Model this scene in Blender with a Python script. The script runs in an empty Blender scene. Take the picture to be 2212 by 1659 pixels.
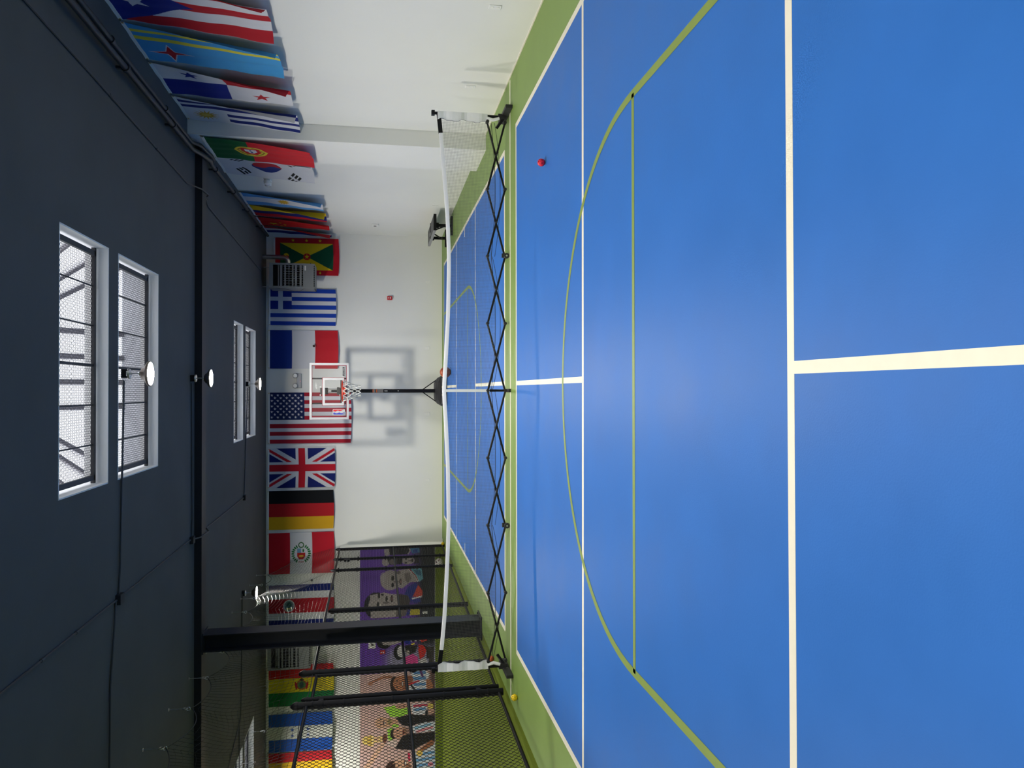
import bpy, bmesh, math, random
import numpy as np
from mathutils import Vector, Matrix
random.seed(7); np.random.seed(7)
S = bpy.context.scene
COL = S.collection

# ------------------------------------------------------------------ camera / world / exposure
FPX, EYE, PITCH, YAW = 1640.0, 1.6, math.atan(293 / 1640.0), math.radians(0.5)
cam_d = bpy.data.cameras.new('camera'); cam = bpy.data.objects.new('camera', cam_d); COL.objects.link(cam)
cam_d.sensor_fit = 'HORIZONTAL'; cam_d.sensor_width = 36.0; cam_d.lens = FPX / 2212 * 36.0
cam_d.clip_start = 0.05; cam_d.clip_end = 200
_c, _s, _cy, _sy = math.cos(PITCH), math.sin(PITCH), math.cos(YAW), math.sin(YAW)
fwd = Vector((_c * _sy, _c * _cy, -_s)); rgt = Vector((_cy, -_sy, 0)); dwn = fwd.cross(rgt)
# the photograph was taken with the phone on its side: picture right = down, picture top = room right
m = Matrix.Identity(4)
for i in range(3):
    m[i][0] = dwn[i]; m[i][1] = rgt[i]; m[i][2] = -fwd[i]
m[0][3], m[1][3], m[2][3] = 0, 0, EYE
cam.matrix_world = m
S.camera = cam
W = bpy.data.worlds.new('overcast_sky'); S.world = W; W.use_nodes = True
W.node_tree.nodes['Background'].inputs[0].default_value = (0.93, 0.96, 1.0, 1)
W.node_tree.nodes['Background'].inputs[1].default_value = 3.2
S.view_settings.view_transform = 'Standard'; S.view_settings.look = 'None'
S.view_settings.gamma = 1.0; S.view_settings.use_curve_mapping = False
S.view_settings.exposure = 0.0
LAMP = 850.0           # radiance of the round LED ceiling lamps

# ------------------------------------------------------------------ room numbers (metres)
XR, YF, ZC = 3.80, 18.80, 4.18      # right wall, far wall, ceiling
XL, YB = -11.0, -5.0                # left wall and rear wall, both out of view
def fx(Y): return -3.93 + 0.0194 * (Y - 7.8)      # line of the chain-link fence

# ------------------------------------------------------------------ colour + materials
def lin(c):
    return tuple(((v / 255) / 12.92 if v / 255 <= 0.04045 else ((v / 255 + 0.055) / 1.055) ** 2.4) for v in c)
def mat(name, rgb, rough=0.6, metal=0.0, spec=0.4, noise=0.0, nscale=8.0, bump=0.0, bscale=40.0, raw=False, nrough=0.0):
    mt = bpy.data.materials.new(name); mt.use_nodes = True
    nt = mt.node_tree; b = nt.nodes['Principled BSDF']
    c = rgb if raw else lin(rgb)
    b.inputs['Base Color'].default_value = (*c, 1); b.inputs['Roughness'].default_value = rough
    b.inputs['Metallic'].default_value = metal; b.inputs['Specular IOR Level'].default_value = spec
    if noise or bump or nrough:
        tc = nt.nodes.new('ShaderNodeTexCoord'); geo = nt.nodes.new('ShaderNodeNewGeometry')
    if noise:
        n = nt.nodes.new('ShaderNodeTexNoise'); n.inputs['Scale'].default_value = nscale; n.inputs['Detail'].default_value = 6
        nt.links.new(geo.outputs['Position'], n.inputs['Vector'])
        r = nt.nodes.new('ShaderNodeMapRange'); r.inputs[3].default_value = 1 - noise; r.inputs[4].default_value = 1 + noise
        r.inputs[1].default_value = 0.25; r.inputs[2].default_value = 0.75
        nt.links.new(n.outputs['Fac'], r.inputs[0])
        mx = nt.nodes.new('ShaderNodeVectorMath'); mx.operation = 'SCALE'; mx.inputs[0].default_value = c
        nt.links.new(r.outputs[0], mx.inputs['Scale']); nt.links.new(mx.outputs[0], b.inputs['Base Color'])
        if nrough:
            r2 = nt.nodes.new('ShaderNodeMapRange'); r2.inputs[3].default_value = rough - nrough; r2.inputs[4].default_value = rough + nrough
            nt.links.new(n.outputs['Fac'], r2.inputs[0]); nt.links.new(r2.outputs[0], b.inputs['Roughness'])
    if bump:
        n = nt.nodes.new('ShaderNodeTexNoise'); n.inputs['Scale'].default_value = bscale; n.inputs['Detail'].default_value = 4
        nt.links.new(geo.outputs['Position'], n.inputs['Vector'])
        bp = nt.nodes.new('ShaderNodeBump'); bp.inputs['Strength'].default_value = bump; bp.inputs['Distance'].default_value = 0.01
        nt.links.new(n.outputs['Fac'], bp.inputs['Height']); nt.links.new(bp.outputs[0], b.inputs['Normal'])
    return mt
def mat_print(name, rough=0.75, spec=0.2, sheen=0.0):
    mt = bpy.data.materials.new(name); mt.use_nodes = True
    nt = mt.node_tree; b = nt.nodes['Principled BSDF']
    a = nt.nodes.new('ShaderNodeAttribute'); a.attribute_name = 'Col'
    nt.links.new(a.outputs['Color'], b.inputs['Base Color'])
    b.inputs['Roughness'].default_value = rough; b.inputs['Specular IOR Level'].default_value = spec
    return mt
def mat_emit(name, rgb, strength):
    mt = bpy.data.materials.new(name); mt.use_nodes = True
    b = mt.node_tree.nodes['Principled BSDF']
    b.inputs['Base Color'].default_value = (0.8, 0.8, 0.8, 1)
    b.inputs['Emission Color'].default_value = (*rgb, 1); b.inputs['Emission Strength'].default_value = strength
    return mt
def mat_clear(name, tint, opacity, rough=0.05):
    mt = bpy.data.materials.new(name); mt.use_nodes = True
    nt = mt.node_tree; out = nt.nodes['Material Output']; b = nt.nodes['Principled BSDF']
    b.inputs['Base Color'].default_value = (*tint, 1); b.inputs['Roughness'].default_value = rough
    t = nt.nodes.new('ShaderNodeBsdfTransparent'); mx = nt.nodes.new('ShaderNodeMixShader'); mx.inputs[0].default_value = opacity
    nt.links.new(t.outputs[0], mx.inputs[1]); nt.links.new(b.outputs[0], mx.inputs[2]); nt.links.new(mx.outputs[0], out.inputs[0])
    return mt
def mat_frost(name, tint, clear):
    mt = bpy.data.materials.new(name); mt.use_nodes = True
    nt = mt.node_tree; out = nt.nodes['Material Output']
    tl = nt.nodes.new('ShaderNodeBsdfTranslucent'); tl.inputs[0].default_value = (*tint, 1)
    t = nt.nodes.new('ShaderNodeBsdfTransparent'); mx = nt.nodes.new('ShaderNodeMixShader'); mx.inputs[0].default_value = 1 - clear
    nt.links.new(t.outputs[0], mx.inputs[1]); nt.links.new(tl.outputs[0], mx.inputs[2]); nt.links.new(mx.outputs[0], out.inputs[0])
    return mt
M = dict(
    wall=mat('white_wall_paint', (0.80, 0.798, 0.765), 0.6, spec=0.3, noise=0.02, nscale=0.8, bump=0.05, bscale=30, raw=True),
    wall2=mat('grey_wall_paint', (0.22, 0.22, 0.22), 0.7, raw=True),
    ceil=mat('charcoal_ceiling_paint', (0.085, 0.087, 0.088), 0.75, spec=0.25, noise=0.09, nscale=1.3, bump=0.1, bscale=25, raw=True),
    green=mat('green_court_paint', (0.19, 0.295, 0.068), 0.5, spec=0.4, noise=0.06, nscale=2.0, bump=0.05, bscale=120, raw=True),
    blue=mat('blue_court_paint', (0.027, 0.138, 0.480), 0.46, spec=0.11, noise=0.06, nscale=2.2, bump=0.06, bscale=140, raw=True, nrough=0.08),
    line=mat('cream_line_paint', (0.765, 0.725, 0.615), 0.5, spec=0.35, noise=0.03, nscale=12, raw=True),
    keyl=mat('olive_line_paint', (0.20, 0.275, 0.058), 0.5, spec=0.35, noise=0.05, nscale=10, raw=True),
    turf=mat('artificial_turf', (0.175, 0.235, 0.022), 0.9, spec=0.15, noise=0.35, nscale=90, bump=1.0, bscale=260, raw=True),
    steel=mat('dark_painted_steel', (0.017, 0.019, 0.026), 0.5, spec=0.3, noise=0.1, nscale=6, raw=True),
    black=mat('black_powder_coat', (0.007, 0.007, 0.009), 0.5, spec=0.2, raw=True),
    rubber=mat('black_plastic', (0.022, 0.022, 0.024), 0.55, spec=0.4, raw=True),
    wire=mat('black_vinyl_wire', (0.009, 0.009, 0.011), 0.4, spec=0.35, raw=True),
    netb=mat('black_nylon_net', (0.02, 0.02, 0.022), 0.5, spec=0.5, raw=True),
    netg=mat('grey_nylon_net', (0.13, 0.13, 0.125), 0.7, spec=0.2, raw=True),
    white=mat('white_plastic', (0.82, 0.82, 0.80), 0.45, spec=0.4, raw=True),
    vinyl=mat('white_vinyl', (0.84, 0.84, 0.85), 0.4, spec=0.45, bump=0.35, bscale=14, raw=True),
    zinc=mat('zinc_metal', (0.62, 0.63, 0.65), 0.3, metal=1.0, raw=True),
    duct=mat('galvanised_duct', (0.55, 0.56, 0.58), 0.28, metal=1.0, noise=0.15, nscale=9, raw=True),
    heater=mat('grey_heater_enamel', (0.23, 0.24, 0.24), 0.5, spec=0.4, raw=True),
    dark=mat('dark_interior', (0.006, 0.006, 0.008), 0.8, raw=True),
    pipe=mat('black_iron_pipe', (0.022, 0.025, 0.033), 0.45, spec=0.45, raw=True),
    conduit=mat('painted_conduit', (0.05, 0.052, 0.058), 0.5, raw=True),
    reveal=mat('white_skylight_reveal', (0.80, 0.79, 0.77), 0.6, raw=True),
    frame=mat('black_window_frame', (0.02, 0.02, 0.024), 0.5, raw=True),
    curb=mat('grey_skylight_curb', (0.72, 0.73, 0.76), 0.7, raw=True),
    rafter=mat('grey_skylight_rafter', (0.30, 0.28, 0.30), 0.6, raw=True),
    pane=mat_frost('frosted_glazing', (0.95, 0.96, 1.0), 0.55),
    acrylic=mat_clear('clear_backboard', (0.30, 0.31, 0.31), 0.04, 0.03), boardw=mat('white_board_frame', (0.44, 0.45, 0.47), 0.4, raw=True),
    hcord=mat('white_hoop_cord', (0.62, 0.62, 0.58), 0.8, raw=True), ecase=mat('grey_lamp_case', (0.42, 0.43, 0.45), 0.5, raw=True),
    red=mat('alarm_red', (0.55, 0.02, 0.025), 0.4, raw=True),
    rim=mat('orange_red_rim', (0.55, 0.04, 0.02), 0.35, raw=True),
    darkred=mat('dark_red_line', (0.22, 0.02, 0.04), 0.5, raw=True),
    cord=mat('white_cord', (0.86, 0.85, 0.80), 0.8, raw=True),
    pad=mat('grey_vinyl_pad', (0.055, 0.055, 0.058), 0.5, raw=True),
    padside=mat('light_grey_pad_side', (0.30, 0.30, 0.29), 0.55, raw=True),
    tank=mat('charcoal_plastic_tank', (0.018, 0.018, 0.020), 0.5, spec=0.25, bump=0.2, bscale=60, raw=True),
    orange=mat('orange_label', (0.5, 0.12, 0.04), 0.5, raw=True),
    label=mat('grey_label', (0.12, 0.11, 0.11), 0.5, raw=True),
    brass=mat('brass_hardware', (0.7, 0.55, 0.25), 0.3, metal=1.0, raw=True),
    logob=mat('logo_blue', (0.03, 0.05, 0.38), 0.5, raw=True),
    flag=mat_print('printed_polyester', 0.7, 0.2), mural=mat_print('painted_mural', 0.65, 0.3), ballp=mat_print('ball_skin', 0.5, 0.4),
    lens=mat_emit('lit_lamp_lens', (1.0, 0.965, 0.86), LAMP), gleam=mat_emit('red_indicator', (1, 0.05, 0.1), 2.0),
    lampb=mat('bronze_lamp_rim', (0.20, 0.16, 0.13), 0.4, metal=0.6, raw=True),
    bulb=mat('clear_lamp_head', (0.8, 0.8, 0.78), 0.2, spec=0.7, raw=True),
)

# ------------------------------------------------------------------ mesh builder
WLOC = {}
class MB:
    def __init__(s): s.v = []; s.f = []
    def quad(s, a, b, c, d):
        n = len(s.v); s.v += [tuple(a), tuple(b), tuple(c), tuple(d)]; s.f.append((n, n + 1, n + 2, n + 3)); return s
    def box(s, x0, x1, y0, y1, z0, z1, M4=None):
        n = len(s.v)
        p = [(x, y, z) for z in (z0, z1) for y in (y0, y1) for x in (x0, x1)]
        if M4 is not None: p = [tuple(M4 @ Vector(q)) for q in p]
        s.v += p
        s.f += [tuple(n + i for i in q) for q in ((0, 2, 3, 1), (4, 5, 7, 6), (0, 1, 5, 4), (2, 6, 7, 3), (0, 4, 6, 2), (1, 3, 7, 5))]
        return s
    def cbox(s, c, d, M4=None):
        return s.box(c[0] - d[0] / 2, c[0] + d[0] / 2, c[1] - d[1] / 2, c[1] + d[1] / 2, c[2] - d[2] / 2, c[2] + d[2] / 2, M4)
    def bar(s, p0, p1, w, h, up=(0, 0, 1)):
        p0, p1 = Vector(p0), Vector(p1); d = (p1 - p0).normalized(); a = d.cross(Vector(up))
        if a.length < 1e-4: a = d.cross(Vector((1, 0, 0)))
        a.normalize(); b = a.cross(d); n = len(s.v)
        for p in (p0, p1):
            for i, j in ((-1, -1), (1, -1), (1, 1), (-1, 1)): s.v.append(tuple(p + a * (i * w / 2) + b * (j * h / 2)))
        s.f += [(n, n + 3, n + 2, n + 1), (n + 4, n + 5, n + 6, n + 7)] + [(n + i, n + (i + 1) % 4, n + 4 + (i + 1) % 4, n + 4 + i) for i in range(4)]
        return s
    def tube(s, pts, r, n=8, closed=False, cap=True):
        P = [Vector(p) for p in pts]; K = len(P); R = r if hasattr(r, '__len__') else [r] * K
        o = len(s.v); prev = None
        for i, p in enumerate(P):
            if closed: t = P[(i + 1) % K] - P[i - 1]
            else: t = P[min(i + 1, K - 1)] - P[max(i - 1, 0)]
            t = t.normalized() if t.length > 1e-9 else Vector((0, 0, 1))
            if prev is None:
                a = t.cross(Vector((0, 0, 1)));
                if a.length < 1e-3: a = t.cross(Vector((1, 0, 0)))
            else:
                a = prev - t * prev.dot(t)
                if a.length < 1e-6: a = t.cross(Vector((1, 0, 0)))
            a.normalize(); prev = a; b = t.cross(a)
            for k in range(n):
                q = 2 * math.pi * k / n
                s.v.append(tuple(p + (a * math.cos(q) + b * math.sin(q)) * R[i]))
        for i in range(K if closed else K - 1):
            i2 = (i + 1) % K
            for k in range(n): s.f.append((o + i * n + k, o + i * n + (k + 1) % n, o + i2 * n + (k + 1) % n, o + i2 * n + k))
        if cap and not closed and n > 2:
            s.f.append(tuple(o + k for k in reversed(range(n)))); s.f.append(tuple(o + (K - 1) * n + k for k in range(n)))
        return s
    def cyl(s, p0, p1, r, n=16): return s.tube([p0, p1], r, n)
    def lathe(s, prof, c=(0, 0, 0), axis='Z', n=24):
        o = len(s.v)
        for r, h in prof:
            for k in range(n):
                q = 2 * math.pi * k / n; a, b = r * math.cos(q), r * math.sin(q)
                p = {'Z': (a, b, h), 'Y': (a, h, b), 'X': (h, a, b)}[axis]
                s.v.append((c[0] + p[0], c[1] + p[1], c[2] + p[2]))
        for i in range(len(prof) - 1):
            for k in range(n): s.f.append((o + i * n + k, o + i * n + (k + 1) % n, o + (i + 1) * n + (k + 1) % n, o + (i + 1) * n + k))
        s.f.append(tuple(o + k for k in reversed(range(n)))); s.f.append(tuple(o + (len(prof) - 1) * n + k for k in range(n)))
        return s
    def prism(s, poly, h0, h1, plane='XY'):
        o = len(s.v); n = len(poly)
        for h in (h0, h1):
            for a, b in poly: s.v.append({'XY': (a, b, h), 'XZ': (a, h, b), 'YZ': (h, a, b)}[plane])
        s.f.append(tuple(o + k for k in reversed(range(n)))); s.f.append(tuple(o + n + k for k in range(n)))
        for k in range(n): s.f.append((o + k, o + (k + 1) % n, o + n + (k + 1) % n, o + n + k))
        return s
    def sphere(s, c, r, nu=24, nv=14):
        prof = [(r * math.sin(math.pi * i / nv), -r * math.cos(math.pi * i / nv)) for i in range(nv + 1)]
        prof[0] = (r * 0.02, -r); prof[-1] = (r * 0.02, r)
        return s.lathe(prof, c, 'Z', nu)
    def build(s, name, mt, parent=None, smooth=False, origin=None, bevel=0.0, fixn=True):
        me = bpy.data.meshes.new(name)
        if parent is not None: o = WLOC[parent.name]
        elif origin is not None: o = Vector(origin)
        else:
            A = np.array(s.v); o = Vector(((A[:, 0].min() + A[:, 0].max()) / 2, (A[:, 1].min() + A[:, 1].max()) / 2, A[:, 2].min()))
        A = np.array(s.v, dtype=float) - np.array(o)
        me.from_pydata(A.tolist(), [], s.f)
        if fixn and len(s.f) < 20000:
            bm = bmesh.new(); bm.from_mesh(me); bmesh.ops.recalc_face_normals(bm, faces=bm.faces); bm.to_mesh(me); bm.free()
        me.materials.append(M[mt] if isinstance(mt, str) else mt)
        if smooth: me.polygons.foreach_set('use_smooth', [True] * len(me.polygons))
        ob = bpy.data.objects.new(name, me); COL.objects.link(ob)
        if parent is not None: ob.parent = parent
        else: ob.location = o
        WLOC[ob.name] = o.copy()
        if bevel:
            b = ob.modifiers.new('bevel', 'BEVEL'); b.width = bevel; b.segments = 2; b.limit_method = 'ANGLE'
        if smooth:
            try: me.set_sharp_from_angle(angle=math.radians(40))
            except Exception: pass
        return ob
def tag(o, label=None, cat=None, group=None, kind=None):
    if label: o['label'] = label
    if cat: o['category'] = cat
    if group: o['group'] = group
    if kind: o['kind'] = kind
    return o
def thing(name, loc, label, cat, group=None):
    o = bpy.data.objects.new(name, None); COL.objects.link(o); o.location = loc; o.empty_display_size = 0.1
    WLOC[o.name] = Vector(loc); return tag(o, label, cat, group)
def copy_tree(o, loc=None, parent=None, label=None, rz=None):
    c = o.copy(); COL.objects.link(c)
    if parent is not None: c.parent = parent
    if loc is not None: c.location = loc
    if rz is not None: c.rotation_euler.z = rz
    if label: c['label'] = label
    WLOC[c.name] = Vector(loc) if loc is not None else Vector()
    for ch in list(o.children): copy_tree(ch, None, c)
    return c
def struct(o): o['kind'] = 'structure'; return o
def text_mesh(body, size):
    cu = bpy.data.curves.new('lettering', 'FONT'); cu.body = body; cu.size = size; cu.align_x = 'CENTER'; cu.align_y = 'CENTER'; cu.extrude = 0.001
    ob = bpy.data.objects.new('lettering', cu); COL.objects.link(ob)
    me = bpy.data.meshes.new_from_object(ob.evaluated_get(bpy.context.evaluated_depsgraph_get()))
    bpy.data.objects.remove(ob); bpy.data.curves.remove(cu)
    return me

# ================================================================== THE SETTING
# ---- floor: painted court slab
fl = MB(); fl.prism([(-3.80, YB), (XR + 0.1, YB), (XR + 0.1, YF + 0.1), (-3.64, YF + 0.1), (-3.72, 11.0), (-3.78, 7.4)], -0.12, 0.0)
floor = struct(fl.build('floor', 'green', origin=(0, 0, 0)))
def floor_poly(name, poly, mt, h):
    b = MB(); b.prism(poly, -0.001, h); return b.build(name, mt, floor)
def floor_rect(name, x0, x1, y0, y1, mt, h=0.0022):
    return floor_poly(name, [(x0, y0), (x1, y0), (x1, y1), (x0, y1)], mt, h)
CX0, CX1 = -3.02, 3.08
floor_rect('court_panel', CX0, CX1, -0.2, 8.67, 'blue', 0.001)
floor_rect('court_panel', CX0 + .02, CX1 - .04, 9.47, 18.25, 'blue', 0.001)
LW = 0.05
def hline(y, x0, x1, w=LW, skew=0.0):
    floor_poly('court_line', [(x0, y - w / 2 - skew), (x1, y - w / 2 + skew), (x1, y + w / 2 + skew), (x0, y + w / 2 - skew)], 'line', 0.0022)
def vline(x, y0, y1, w=LW): floor_rect('court_line', x - w / 2, x + w / 2, y0, y1, 'line', 0.0024)
hline(8.66, CX0 - .03, CX1 + .03, 0.055)
hline(5.78, CX0, CX1, 0.05, skew=-0.02)
hline(2.735, CX0, CX1, 0.05, skew=0.012)
hline(-0.2, CX0, CX1)
vline(CX0, -0.2, 8.66, 0.06); vline(CX1, -0.2, 8.66, 0.06)
vline(0.085, 5.80, 8.64); vline(0.088, -0.2, 2.715)
hline(9.06, -3.70, 3.77, 0.045)                                 # the line under the net
hline(9.47, CX0, CX1 - .04, 0.05); hline(12.36, CX0 + .02, CX1 - .04, 0.045); hline(15.36, CX0 + .02, CX1 - .04, 0.045)
hline(18.22, CX0, CX1, 0.06)
vline(CX0 + .01, 9.47, 18.25, 0.06); vline(CX1 - .06, 9.47, 18.25, 0.06)
vline(0.09, 9.49, 12.34); vline(0.09, 15.38, 18.2)
hline(13.89, -2.98, -2.80, 0.05); hline(13.89, 2.83, 3.0, 0.05)
def key(cx, cy, r, y_end, w=0.055):
    pts = [(cx + (r) * math.cos(a), cy + r * math.sin(a)) for a in np.linspace(0, math.pi, 49)] if y_end < cy else \
          [(cx + r * math.cos(a), cy - r * math.sin(a)) for a in np.linspace(0, math.pi, 49)]
    pts = [(cx + r, y_end)] + pts + [(cx - r, y_end)]
    b = MB(); n = len(pts); L = []; R_ = []
    for i in range(n):
        a = Vector(pts[max(0, i - 1)]); c = Vector(pts[min(n - 1, i + 1)]); t = (c - a).normalized(); nn = Vector((-t.y, t.x)); p = Vector(pts[i])
        L.append(p + nn * w / 2); R_.append(p - nn * w / 2)
    o = 0
    for i in range(n - 1):
        b.quad((*L[i], 0.0028), (*R_[i], 0.0028), (*R_[i + 1], 0.0028), (*L[i + 1], 0.0028))
    b.build('key_line', 'keyl', floor)
key(0.05, 4.60, 1.83, -0.1); key(0.03, 13.44, 1.80, 18.15)
floor_rect('free_throw_line', -1.78, 1.88, 4.56, 4.605, 'keyl', 0.0028)
floor_rect('free_throw_line', -1.75, 1.80, 13.42, 13.46, 'keyl', 0.0028)
# ---- turf side of the hall
t = MB(); t.prism([(XL, YB), (-3.80, YB), (-3.78, 7.4), (-3.72, 11.0), (-3.64, YF + 0.1), (XL, YF + 0.1)], -0.14, -0.012)
turf = struct(t.build('floor_turf', 'turf', origin=(-7, 0, -0.14)))
# ---- walls
struct(MB().box(XR, XR + .2, YB, YF + .2, -.12, ZC + .1).build('wall_right', 'wall'))
pil = struct(MB().box(XR - .235, XR + .02, 11.12, 12.22, 0, ZC).build('trim_1', 'wall'))       # the shallow pilaster
struct(MB().box(XL, XR, YF, YF + .2, -.12, ZC + .1).build('wall_far', 'wall'))
struct(MB().box(XL - .2, XL, YB, YF + .2, -.12, ZC + .1).build('wall_left', 'wall2'))
struct(MB().box(XL - .2, XR + .2, YB - .2, YB, -.12, ZC + .1).build('wall_rear', 'wall2'))
struct(MB().box(XR - .008, XR, YB, 11.12, 0, .012).build('baseboard_right', 'line'))
struct(MB().box(XL, -3.82, YF - .03, YF, -.02, .175).build('baseboard_far', 'turf'))            # turf turned up the wall under the mural
# ---- ceiling with four skylight openings and one more pair over the turf
SKY = [(-0.90, 1.40, 6.82, 8.00, 8.28, 9.72), (-0.96, 1.30, 14.62, 15.62, 15.90, 17.18), (-9.2, -6.94, 14.55, 15.62, 15.84, 17.0)]
holes = [(x0, x1, a, b) for x0, x1, a, b, _, _ in SKY] + [(x0, x1, c, d) for x0, x1, _, _, c, d in SKY]
xs = sorted({XL, XR + .1} | {h[0] for h in holes} | {h[1] for h in holes}); ys = sorted({YB, YF + .1} | {h[2] for h in holes} | {h[3] for h in holes})
cb = MB()
CT = 0.14
for i in range(len(xs) - 1):
    for j in range(len(ys) - 1):
        mx, my = (xs[i] + xs[i + 1]) / 2, (ys[j] + ys[j + 1]) / 2
        if any(h[0] < mx < h[1] and h[2] < my < h[3] for h in holes): continue
        cb.box(xs[i], xs[i + 1], ys[j], ys[j + 1], ZC, ZC + CT)
bm_ = cb.build('ceiling', 'ceil', origin=(0, 0, ZC), fixn=False); struct(bm_)
struct(MB().box(XL, 3.56, 11.58, 11.86, ZC - .10, ZC + .01).build('trim_2', 'steel'))            # flush steel beam across the ceiling
# ---- skylights
def skylight(n, x0, x1, a0, a1, b0, b1, curb_h, ridge_h, frosted):
    root = bpy.data.objects.new('window_%d' % n, None); COL.objects.link(root); root.location = (x0, a0, ZC); WLOC[root.name] = Vector((x0, a0, ZC)); struct(root)
    zt = ZC + CT
    for (y0, y1) in ((a0, a1), (b0, b1)):
        r = MB(); d = 0.012
        r.box(x0 - .001, x0 + d, y0, y1, ZC - .002, zt + .06); r.box(x1 - d, x1 + .001, y0, y1, ZC - .002, zt + .06)
        r.box(x0, x1, y0 - .001, y0 + d, ZC - .002, zt + .06); r.box(x0, x1, y1 - d, y1 + .001, ZC - .002, zt + .06)
        r.build('reveal', 'reveal', root)
        zf = ZC + .10; w = .05
        f = MB()
        f.box(x0 + d, x1 - d, y0 + d, y0 + d + w, zf, zf + .03); f.box(x0 + d, x1 - d, y1 - d - w * 1.4, y1 - d - w * .4, zf, zf + .03)
        f.box(x0 + d + .03, x0 + d + .03 + w, y0 + d, y1 - d - .03, zf, zf + .03); f.box(x1 - d - .03 - w, x1 - d - .03, y0 + d, y1 - d - .03, zf, zf + .03)
        f.build('security_frame', 'frame', root)
        for k in range(1, 6):
            x = x0 + (x1 - x0) * k / 6
            MB().cyl((x, y0 + d, zf + .02), (x, y1 - d, zf + .02), .008 if k != 3 else .014, 6).build('security_bar', 'frame', root)
        # expanded-metal sheet, every strand real
        ms = MB(); p = 0.046; X0, X1, Y0, Y1 = x0 + .05, x1 - .05, y0 + .03, y1 - .04; zz = zf + .035
        LX, LY = X1 - X0, Y1 - Y0
        k = 0.6
        for sgn in (1, -1):
            c = -LY / k if sgn > 0 else 0.0
            cc = np.arange(-LY / k, LX + p, p) if sgn > 0 else np.arange(0, LX + LY / k + p, p)
            for c in cc:
                ts = [0, LY]
                xa, xb = (c, c + LY / k) if sgn > 0 else (c, c - LY / k)
                ya, yb = 0.0, LY
                def clip(xv): return (xv - xa) / (xb - xa) * LY
                pts = sorted([(xa, ya), (xb, yb)], key=lambda q: q[0])
                (pa, qa), (pb, qb) = pts
                if pb <= 0 or pa >= LX: continue
                sl = (qb - qa) / (pb - pa)
                if pa < 0: qa += sl * (0 - pa); pa = 0
                if pb > LX: qb += sl * (LX - pb); pb = LX
                ms.bar((X0 + pa, Y0 + qa, zz), (X0 + pb, Y0 + qb, zz), .0042, .002)
        tag(ms.build('expanded_metal_mesh', 'frame', root, fixn=False), kind='stuff')
    # raised curb and hipped glazing over both openings
    g = .12; X0, X1, Y0, Y1 = x0 - g, x1 + g, a0 - g, b1 + g; z1 = zt + curb_h; zr = zt + ridge_h
    cu = 'pane' if frosted else 'curb'
    for nm, q in (('curb_wall', (X0 - .03, X0, Y0, Y1)), ('curb_wall', (X1, X1 + .03, Y0, Y1)), ('curb_wall', (X0, X1, Y0 - .03, Y0)), ('curb_wall', (X0, X1, Y1, Y1 + .03))):
        MB().box(q[0], q[1], q[2], q[3], zt - .02, z1).build(nm, cu, root)
    MB().box(x0 - g, x1 + g, a1 + .01, b0 - .01, zt, zt + .08).build('mullion', 'reveal', root)
    cxm = (X0 + X1) / 2; hw = (X1 - X0) / 2
    ra, rb = (cxm - hw * .34, Y1 - hw * .9, zr), (cxm + hw * .34, Y1 - hw * .9, zr)
    rc, rd = (cxm - hw * .34, Y0 + hw * .6, zr), (cxm + hw * .34, Y0 + hw * .6, zr)
    c00, c10, c11, c01 = (X0, Y0, z1), (X1, Y0, z1), (X1, Y1, z1), (X0, Y1, z1)
    for q in ((c01, c11, rb, ra), (c00, c10, rd, rc), (c00, c01, ra, rc), (c10, c11, rb, rd), (ra, rb, rd, rc)):
        b = MB(); nv = (Vector(q[1]) - Vector(q[0])).cross(Vector(q[2]) - Vector(q[0])).normalized() * .006
        b.v = [tuple(Vector(p) + nv) for p in q] + [tuple(Vector(p) - nv) for p in q]
        b.f = [(0, 1, 2, 3), (7, 6, 5, 4)] + [(i, (i + 1) % 4, 4 + (i + 1) % 4, 4 + i) for i in range(4)]
        b.build('glazing_pane', 'pane', root)
    def raf(p, q, w=.055): MB().bar(p, q, w, .07).build('rafter', 'rafter', root)
    L = lambda p, q, t: tuple(p[i] + (q[i] - p[i]) * t for i in range(3))
    for t_ in (0.0, .333, .667, 1.0): raf(L(c01, c11, .5 + (t_ - .5) * .34), L(ra, rb, t_), .06)
    raf(c01, ra); raf(c11, rb); raf(c00, rc); raf(c10, rd)
    for t_ in (.25, .5, .75):
        raf(L(c00, c01, t_), L(rc, ra, t_), .045); raf(L(c10, c11, t_), L(rd, rb, t_), .045)
    raf(ra, rc); raf(rb, rd); raf(ra, rb); raf(L(ra, rb, .5), L(rc, rd, .5))
    return root
skylight(1, *SKY[0], 0.30, 1.15, False); skylight(2, *SKY[1], 0.25, 0.8, True); skylight(3, *SKY[2], 0.25, 0.8, True)

# ================================================================== CEILING LAMPS
def lamp(x, y, label, zc=ZC):
    t = thing('ceiling_lamp', (x, y, zc), label, 'lamp', 'round LED lamps on the ceiling')
    MB().box(x - .045, x + .045, y - .045, y + .045, zc - .055, zc).build('junction_box', 'black', t)
    MB().lathe([(.05, zc - .075), (.055, zc - .06), (.05, zc - .05)], (x, y, 0), n=16).build('box_cover', 'zinc', t, True)
    MB().tube([(x, y, zc - .07), (x + .004, y, zc - .12), (x, y, zc - .17)], .008, 8).build('stem', 'zinc', t)
    MB().lathe([(.018, zc - .185), (.024, zc - .165), (.014, zc - .15)], (x, y, 0), n=12).build('swivel', 'zinc', t, True)
    h = MB().lathe([(.03, zc - .175), (.06, zc - .19), (.075, zc - .215), (.105, zc - .235), (.128, zc - .25), (.131, zc - .262), (.129, zc - .273), (.121, zc - .273), (.119, zc - .25)], (x, y, 0), n=32).build('housing', 'lampb', t, True)
    MB().lathe([(.117, zc - .255), (.117, zc - .264)], (x, y, 0), n=40).build('lens', 'lens', t)
    return t
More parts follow.
